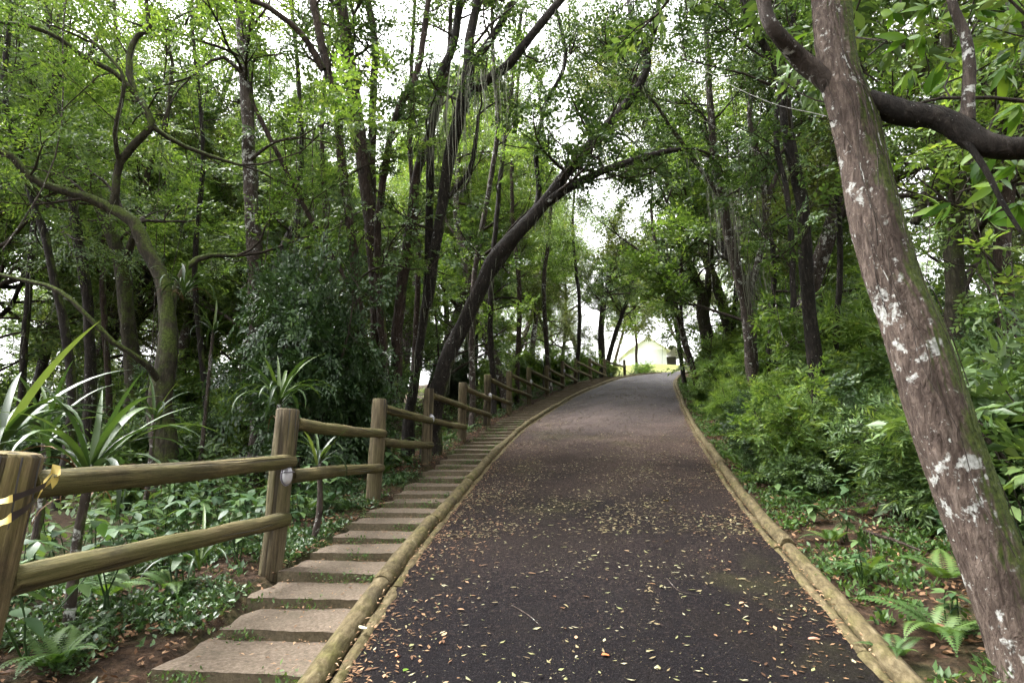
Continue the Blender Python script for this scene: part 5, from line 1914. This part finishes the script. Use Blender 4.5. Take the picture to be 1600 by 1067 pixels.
def flat_leaves(name, label, P, L, mt, rvm=.5, sd=.22):
    n = len(P)
    az = RNG.uniform(0, 6.28, n)
    d = np.stack([np.cos(az), np.sin(az), .15 * np.sin(az) + RNG.normal(0, .10, n)], -1)
    up = np.array([0, 0, 1.]) + RNG.normal(0, .12, (n, 3))
    V, Fc = leaf_quads(P, P + d * L[:, None], L * RNG.uniform(.25, .5, n), RNG.choice([-.12, .1, .2, .3]), up)
    rv = np.repeat(np.clip(RNG.normal(rvm, sd, n), 0, 1), 2)
    return tag(link(name, mesh_np(name, V, Fc, mt, rv)), label, kind='stuff')


def road_field(n, y0, y1, pw=1.0, edge=False):
    y = y0 + (y1 - y0) * RNG.uniform(0, 1, n) ** pw
    a, b = xl(y), xr(y)
    u = RNG.uniform(0, 1, n)
    if edge:
        u = np.where(RNG.uniform(0, 1, n) < .5, RNG.uniform(0, 1, n) ** 2.5 * .22, 1 - RNG.uniform(0, 1, n) ** 2.5 * .22)
    x = a + (b - a) * (u * 1.0)
    cl = np.sin(x * 2.9 + 1.3 * y) * np.sin(y * 2.1 - x) + np.sin(x * 6.1 - y * 4.3) * .6
    kp = RNG.uniform(-1.5, 1.2, n) < cl
    x, y = x[kp], y[kp]
    return np.stack([x, y, road_z(x, y) + .006], -1)


P = road_field(3600, 1.5, 9)
flat_leaves('fallen_leaf_scatter', 'pale small fallen leaves scattered over the near asphalt', P, RNG.uniform(.1, 1, len(P)) ** 1.8 * .042 + .007, M['leaf_pale'], .5, .3)
P = road_field(15000, 5, 20, 1.2)
flat_leaves('fallen_leaf_scatter', 'pale fallen leaves scattered over the middle of the lane', P, RNG.uniform(.018, .056, len(P)), M['leaf_pale'], .62, .28)
P = road_field(4200, 16, 26)
flat_leaves('fallen_leaf_scatter', 'pale fallen leaves scattered near the top of the lane', P, RNG.uniform(.02, .055, len(P)), M['leaf_pale'], .55, .25)
P = road_field(7000, 1.5, 15, 1.0, True)
flat_leaves('fallen_leaf_scatter', 'brown leaf crumbs gathered along both kerbs', P, RNG.uniform(.015, .045, len(P)), M['leaf_dead'], .6, .25)
P = road_field(15000, 1.6, 10)
flat_leaves('litter_crumbs', 'tiny pale crumbs of litter peppering the asphalt', P, RNG.uniform(.004, .011, len(P)), M['leaf_pale'], .35, .3)
# litter on steps
ls = []
for (x0, y0, zt, n, t, w0, w, dep) in STEP_TOPS:
    if y0 > 20:
        break
    for _ in range(70):
        u, v = R(w0 + .02, w - .01), R(.02, dep - .02) if R(0, 1) < .5 else R(dep - .12, dep - .01)
        ls.append([x0 + n[0] * u + t[0] * v, y0 + n[1] * u + t[1] * v, zt + .006])
P = np.array(ls)
flat_leaves('fallen_leaf_scatter', 'brown and tan leaf crumbs lying on the stone steps', P, RNG.uniform(.008, .032, len(P)), M['leaf_dead'], .7, .22)

kl = []
for C_, sg in ((LE, -1), (RE, 1)):
    T_ = np.gradient(C_, axis=0)
    T_ /= np.linalg.norm(T_, axis=1)[:, None]
    Nn = np.stack([T_[:, 1], -T_[:, 0]], -1) * sg
    for _ in range(900):
        i = random.randrange(20, 150)
        f = R(0, 1)
        o_ = R(.035, .075) if R(0, 1) < .75 else R(-.03, .04)
        q_ = C_[i] * (1 - f) + C_[i + 1] * f + Nn[i] * o_
        kl.append([q_[0], q_[1], float(gz(q_[0], q_[1])) + (.032 if o_ > .03 else .03)])
flat_leaves('kerb_litter', 'dead leaf scraps caught between kerb logs and edging', np.array(kl), RNG.uniform(.012, .04, len(kl)), M['leaf_dead'], .7, .25)

# the larger single leaves on the near asphalt
random.seed(91)
FL = {}
for nm, rvs, mt in (('pale', (.35, .5, .9), 'leaf_pale'), ('green', (.72, .8), 'leaf_pale'), ('tan', (.75, .95), 'leaf_dead'), ('brown', (.3, .45), 'leaf_dead')):
    FL[nm] = [leaf_mesh('fallen_leaf_' + nm, .05, R(.014, .022), M[mt], R(-.25, .25), R(.05, .3), n=4, rv=v) for v in rvs]
LAB = {'pale': ('pale yellow fallen leaf lying on the near asphalt', 'pale leaves on the near asphalt'), 'green': ('pale green fallen leaf lying on the near asphalt', 'green leaves on the near asphalt'),
       'tan': ('tan fallen leaf lying on the near asphalt', 'tan leaves on the near asphalt'), 'brown': ('dark brown fallen leaf lying on the near asphalt', 'brown leaves on the near asphalt')}
for i in range(160):
    y = 2.1 + 3.6 * random.random() ** .9
    a, b = float(xl(y)), float(xr(y))
    x = a + (b - a) * R(.02, .98)
    k = random.choice(['pale', 'pale', 'pale', 'green', 'tan', 'brown'])
    o = link('fallen_leaf', random.choice(FL[k]), None, (x, y, float(road_z(x, y)) + .008), (R(-.15, .15), R(-.15, .15), R(0, 6.28)))
    s_ = R(.5, 1.2)
    o.scale = (s_, s_, s_)
    tag(o, LAB[k][0], 'leaf', LAB[k][1])


def rhit(px, py):
    ts = np.linspace(1.5, 40, 6000)
    a, b = (px - 800) / F, (py - 533.5) / F
    X, Y, Z = a * ts, (CP + b * SP) * ts, (SP - b * CP) * ts + EYE
    i = int(np.argmax(Z - road_z(X, Y) < 0))
    return X[i], Y[i], float(road_z(X[i], Y[i]))


M['leaf_orange'] = leaf_mat('leaf_orange', [(0, (.35, .10, .03)), (1, (.45, .16, .06))], rough=.6, trans=.1, tcol=(1, .8, .6))
M['leaf_pink'] = leaf_mat('leaf_pink', [(0, (.30, .13, .09)), (1, (.42, .22, .16))], rough=.6, trans=.1, tcol=(1, .8, .6))
M['leaf_white'] = leaf_mat('leaf_white', [(0, (.5, .5, .34)), (1, (.62, .60, .42))], rough=.6, trans=.1, tcol=(1, .95, .7))
M['leaf_yellow'] = leaf_mat('leaf_yellow', [(0, (.42, .26, .04)), (1, (.5, .34, .06))], rough=.6, trans=.1, tcol=(1, .95, .7))
for (px, py, nm, L, W, az, lab) in [(940, 1027, 'leaf_orange', .055, .035, .4, 'small orange leaf on the asphalt near the bottom of the photo'), (1279, 1000, 'leaf_pink', .07, .028, 2.9, 'pinkish curled leaf on the asphalt near the right kerb'),
                                    (617, 1030, 'leaf_orange', .05, .026, 1.0, 'dull orange leaf on the asphalt near the left kerb'), (1037, 783, 'leaf_yellow', .07, .05, .5, 'single deep yellow leaf in the middle of the lane'),
                                    (630, 1052, 'leaf_tips', .05, .024, 1.2, 'fresh green leaf on the asphalt near the left kerb'), (1150, 820, 'leaf_white', .07, .035, 0, 'whitish leaf on the asphalt beside the right kerb')]:
    x, y, z = rhit(px, py)
    o = link('fallen_leaf', leaf_mesh('fallen_leaf', L, W, M[nm], .2, .2, n=4, rv=.5), None, (x, y, z + .010), (R(-.1, .1), R(-.1, .1), az))
    tag(o, lab, 'leaf')
x, y, z = rhit(560, 980)
o = link('fallen_leaf', leaf_mesh('fallen_leaf', .055, .045, M['leaf_white'], .1, .1, n=5, rv=.8), None, (float(xl(3.2)) - .05, 3.2, float(gz(np.float64(-.76), np.float64(3.2))) + .058), (.2, .1, 1.0))
tag(o, 'round whitish leaf resting on the left kerb', 'leaf')

# ------------------------------------------------------------------ fallen branches and twigs
def stick(label, pts, r, name='fallen_branch', m='bark_red'):
    P = np.array([[*p] for p in pts])
    mb = MB()
    C = catmull(P, .04)
    add_tube(mb, C, np.linspace(r, r * .4, len(C)), 7, .15, seed=len(label))
    return tag(mb.build(name, M[m], None, C[0], loc=C[0]), label, 'branch')


def gl(px, py, up):
    x, y = ghit(px, py)
    p = gpt(x, y)
    p[2] += up
    return p


stick('brown fallen branch lying in the litter left of the leaning tree', [gl(1352, 838, .04), gl(1395, 858, .07), gl(1442, 872, .05)], .016)
stick('thin grey twig sloping through the litter right of the kerb', [gl(1295, 800, .02), gl(1340, 815, .12), gl(1400, 822, .2)], .006, m='bark_spot')
stick('thin dry twig leaning in the shade below the leaning trunk', [gl(1310, 790, .03), gl(1380, 790, .16), gl(1470, 800, .22)], .006, m='bark_spot')
stick('upright broken twig beside the fallen brown branch', [gl(1360, 900, .0), gl(1364, 880, .09), gl(1362, 866, .18)], .007, m='bark_spot')
for lab, pts in (('thin crooked twig lying on the asphalt left of centre', [(800, 948), (825, 962), (843, 978)]), ('short twig lying on the asphalt right of centre', [(1042, 905), (1062, 925), (1098, 932)])):
    q = [rhit(*a) for a in pts]
    stick(lab, [(a[0], a[1], a[2] + .006) for a in q], .004, 'fallen_twig', 'bark_spot')

# ------------------------------------------------------------------ cables, stake, house
def cable(label, pts, r):
    P = np.array([at(*a) for a in pts])
    mb = MB()
    C = catmull(P, .25)
    add_tube(mb, C, r, 6)
    return tag(mb.build('overhead_cable', M['cable'], None, C[0], loc=C[0]), label, 'cable')


cable('pale overhead cable running down to the leaning trunk', [(880, -50, 13), (940, 0, 11.5), (1025, 62, 9.3), (1115, 118, 7), (1194, 157, 5.2), (1292, 182, 3.34)], .002)
cable('thin dark overhead cable crossing behind the leafy branches, above the lane', [(790, -40, 14), (912, 73, 12.5), (1000, 130, 11.5), (1120, 200, 10.2), (1225, 262, 9.0)], .004)
hy = 68.0
hx0, hx1 = (984 - 800) / F * hy * 1.02, (1040 - 800) / F * hy * 1.02
hz = float(ground(np.float64((hx0 + hx1) / 2), np.float64(hy)))
house = thing('white_house', 'white gabled house beyond the lawn at the top of the lane', 'house', ((hx0 + hx1) / 2, hy, hz))
hw = (hx1 - hx0) / 2
mb = MB()
wh, ap = 2.4, 3.5
V = [(-hw, 0, -1), (hw, 0, -1), (hw, 0, wh - .3), (0, 0, ap), (-hw, 0, wh - .3), (-hw, 8, -1), (hw, 8, -1), (hw, 8, wh - .3), (0, 8, ap), (-hw, 8, wh - .3)]
mb.add(V, [[0, 1, 2, 4], [5, 9, 7, 6], [0, 4, 9, 5], [1, 6, 7, 2]])
mb.add(V, [[4, 2, 3], [9, 8, 7]])
mb.build('wall', M['white_wall'], house, smooth=False)
for sg in (-1, 1):
    mb = MB()
    e = [(0, -.35, ap + .12), (sg * (hw + .4), -.35, wh - .5), (sg * (hw + .4), 8.4, wh - .5), (0, 8.4, ap + .12)]
    q = [(x, y, z - .12) for x, y, z in e]
    mb.add(e + q, [[0, 1, 2, 3], [4, 7, 6, 5], [0, 4, 5, 1], [1, 5, 6, 2], [2, 6, 7, 3], [3, 7, 4, 0]])
    mb.build('roof_slope', M['roof_grey'], house, smooth=False)
mb = MB()
th = np.linspace(0, PI, 13)
cx, rw = hw + .9, .95
o1 = np.stack([cx + rw * np.cos(th), 0 * th + .6, 1.2 + 1.5 * np.sin(th)], -1)
o2 = o1 + np.array([0, 5, 0])
k = np.arange(12)
mb.add(np.vstack([o1, o2]), np.stack([k, k + 1, k + 14, k + 13], -1))
mb.build('porch_vault', M['roof_grey'], house)
mb = MB()
mb.add([(cx - rw, 2.5, -1), (cx + rw, 2.5, -1), (cx + rw, 2.5, 1.6), (cx - rw, 2.5, 1.6)], [[0, 1, 2, 3]])
mb.build('porch_opening', M['dark_open'], house)
for xx in (cx - rw + .05, cx + rw - .05):
    mb = MB()
    add_tube(mb, np.array([[xx, .7, -1], [xx, .7, 1.3]]), .09, 8)
    mb.build('porch_post', M['white_wall'], house)
# tufts of pale strap leaves along the top of the fence
gt_ = []
for x, y in scatter(16, (4, 11), (26, 36), lambda x, y: xf(y) - 2.2 < x < xf(y) + (.3 if y < 30 else 1.2), .6):
    p = gpt(x, y)
    root = thing('grassy_tuft', 'pale grassy tuft at the upper end of the fence', 'plant', p, 'grassy tufts at the fence end')
    gt_.append(root)
    for k in range(12):
        o = link('leaf', STRAP[2 + k % 4], root, (R(-.1, .1), R(-.1, .1), 0))
        o.scale = (.75, .7, .75)
        o.rotation_euler = (R(-.2, .2), R(0, .4), k * 2.4)
autolabel(gt_, LM_POST, 'pale grassy tuft')
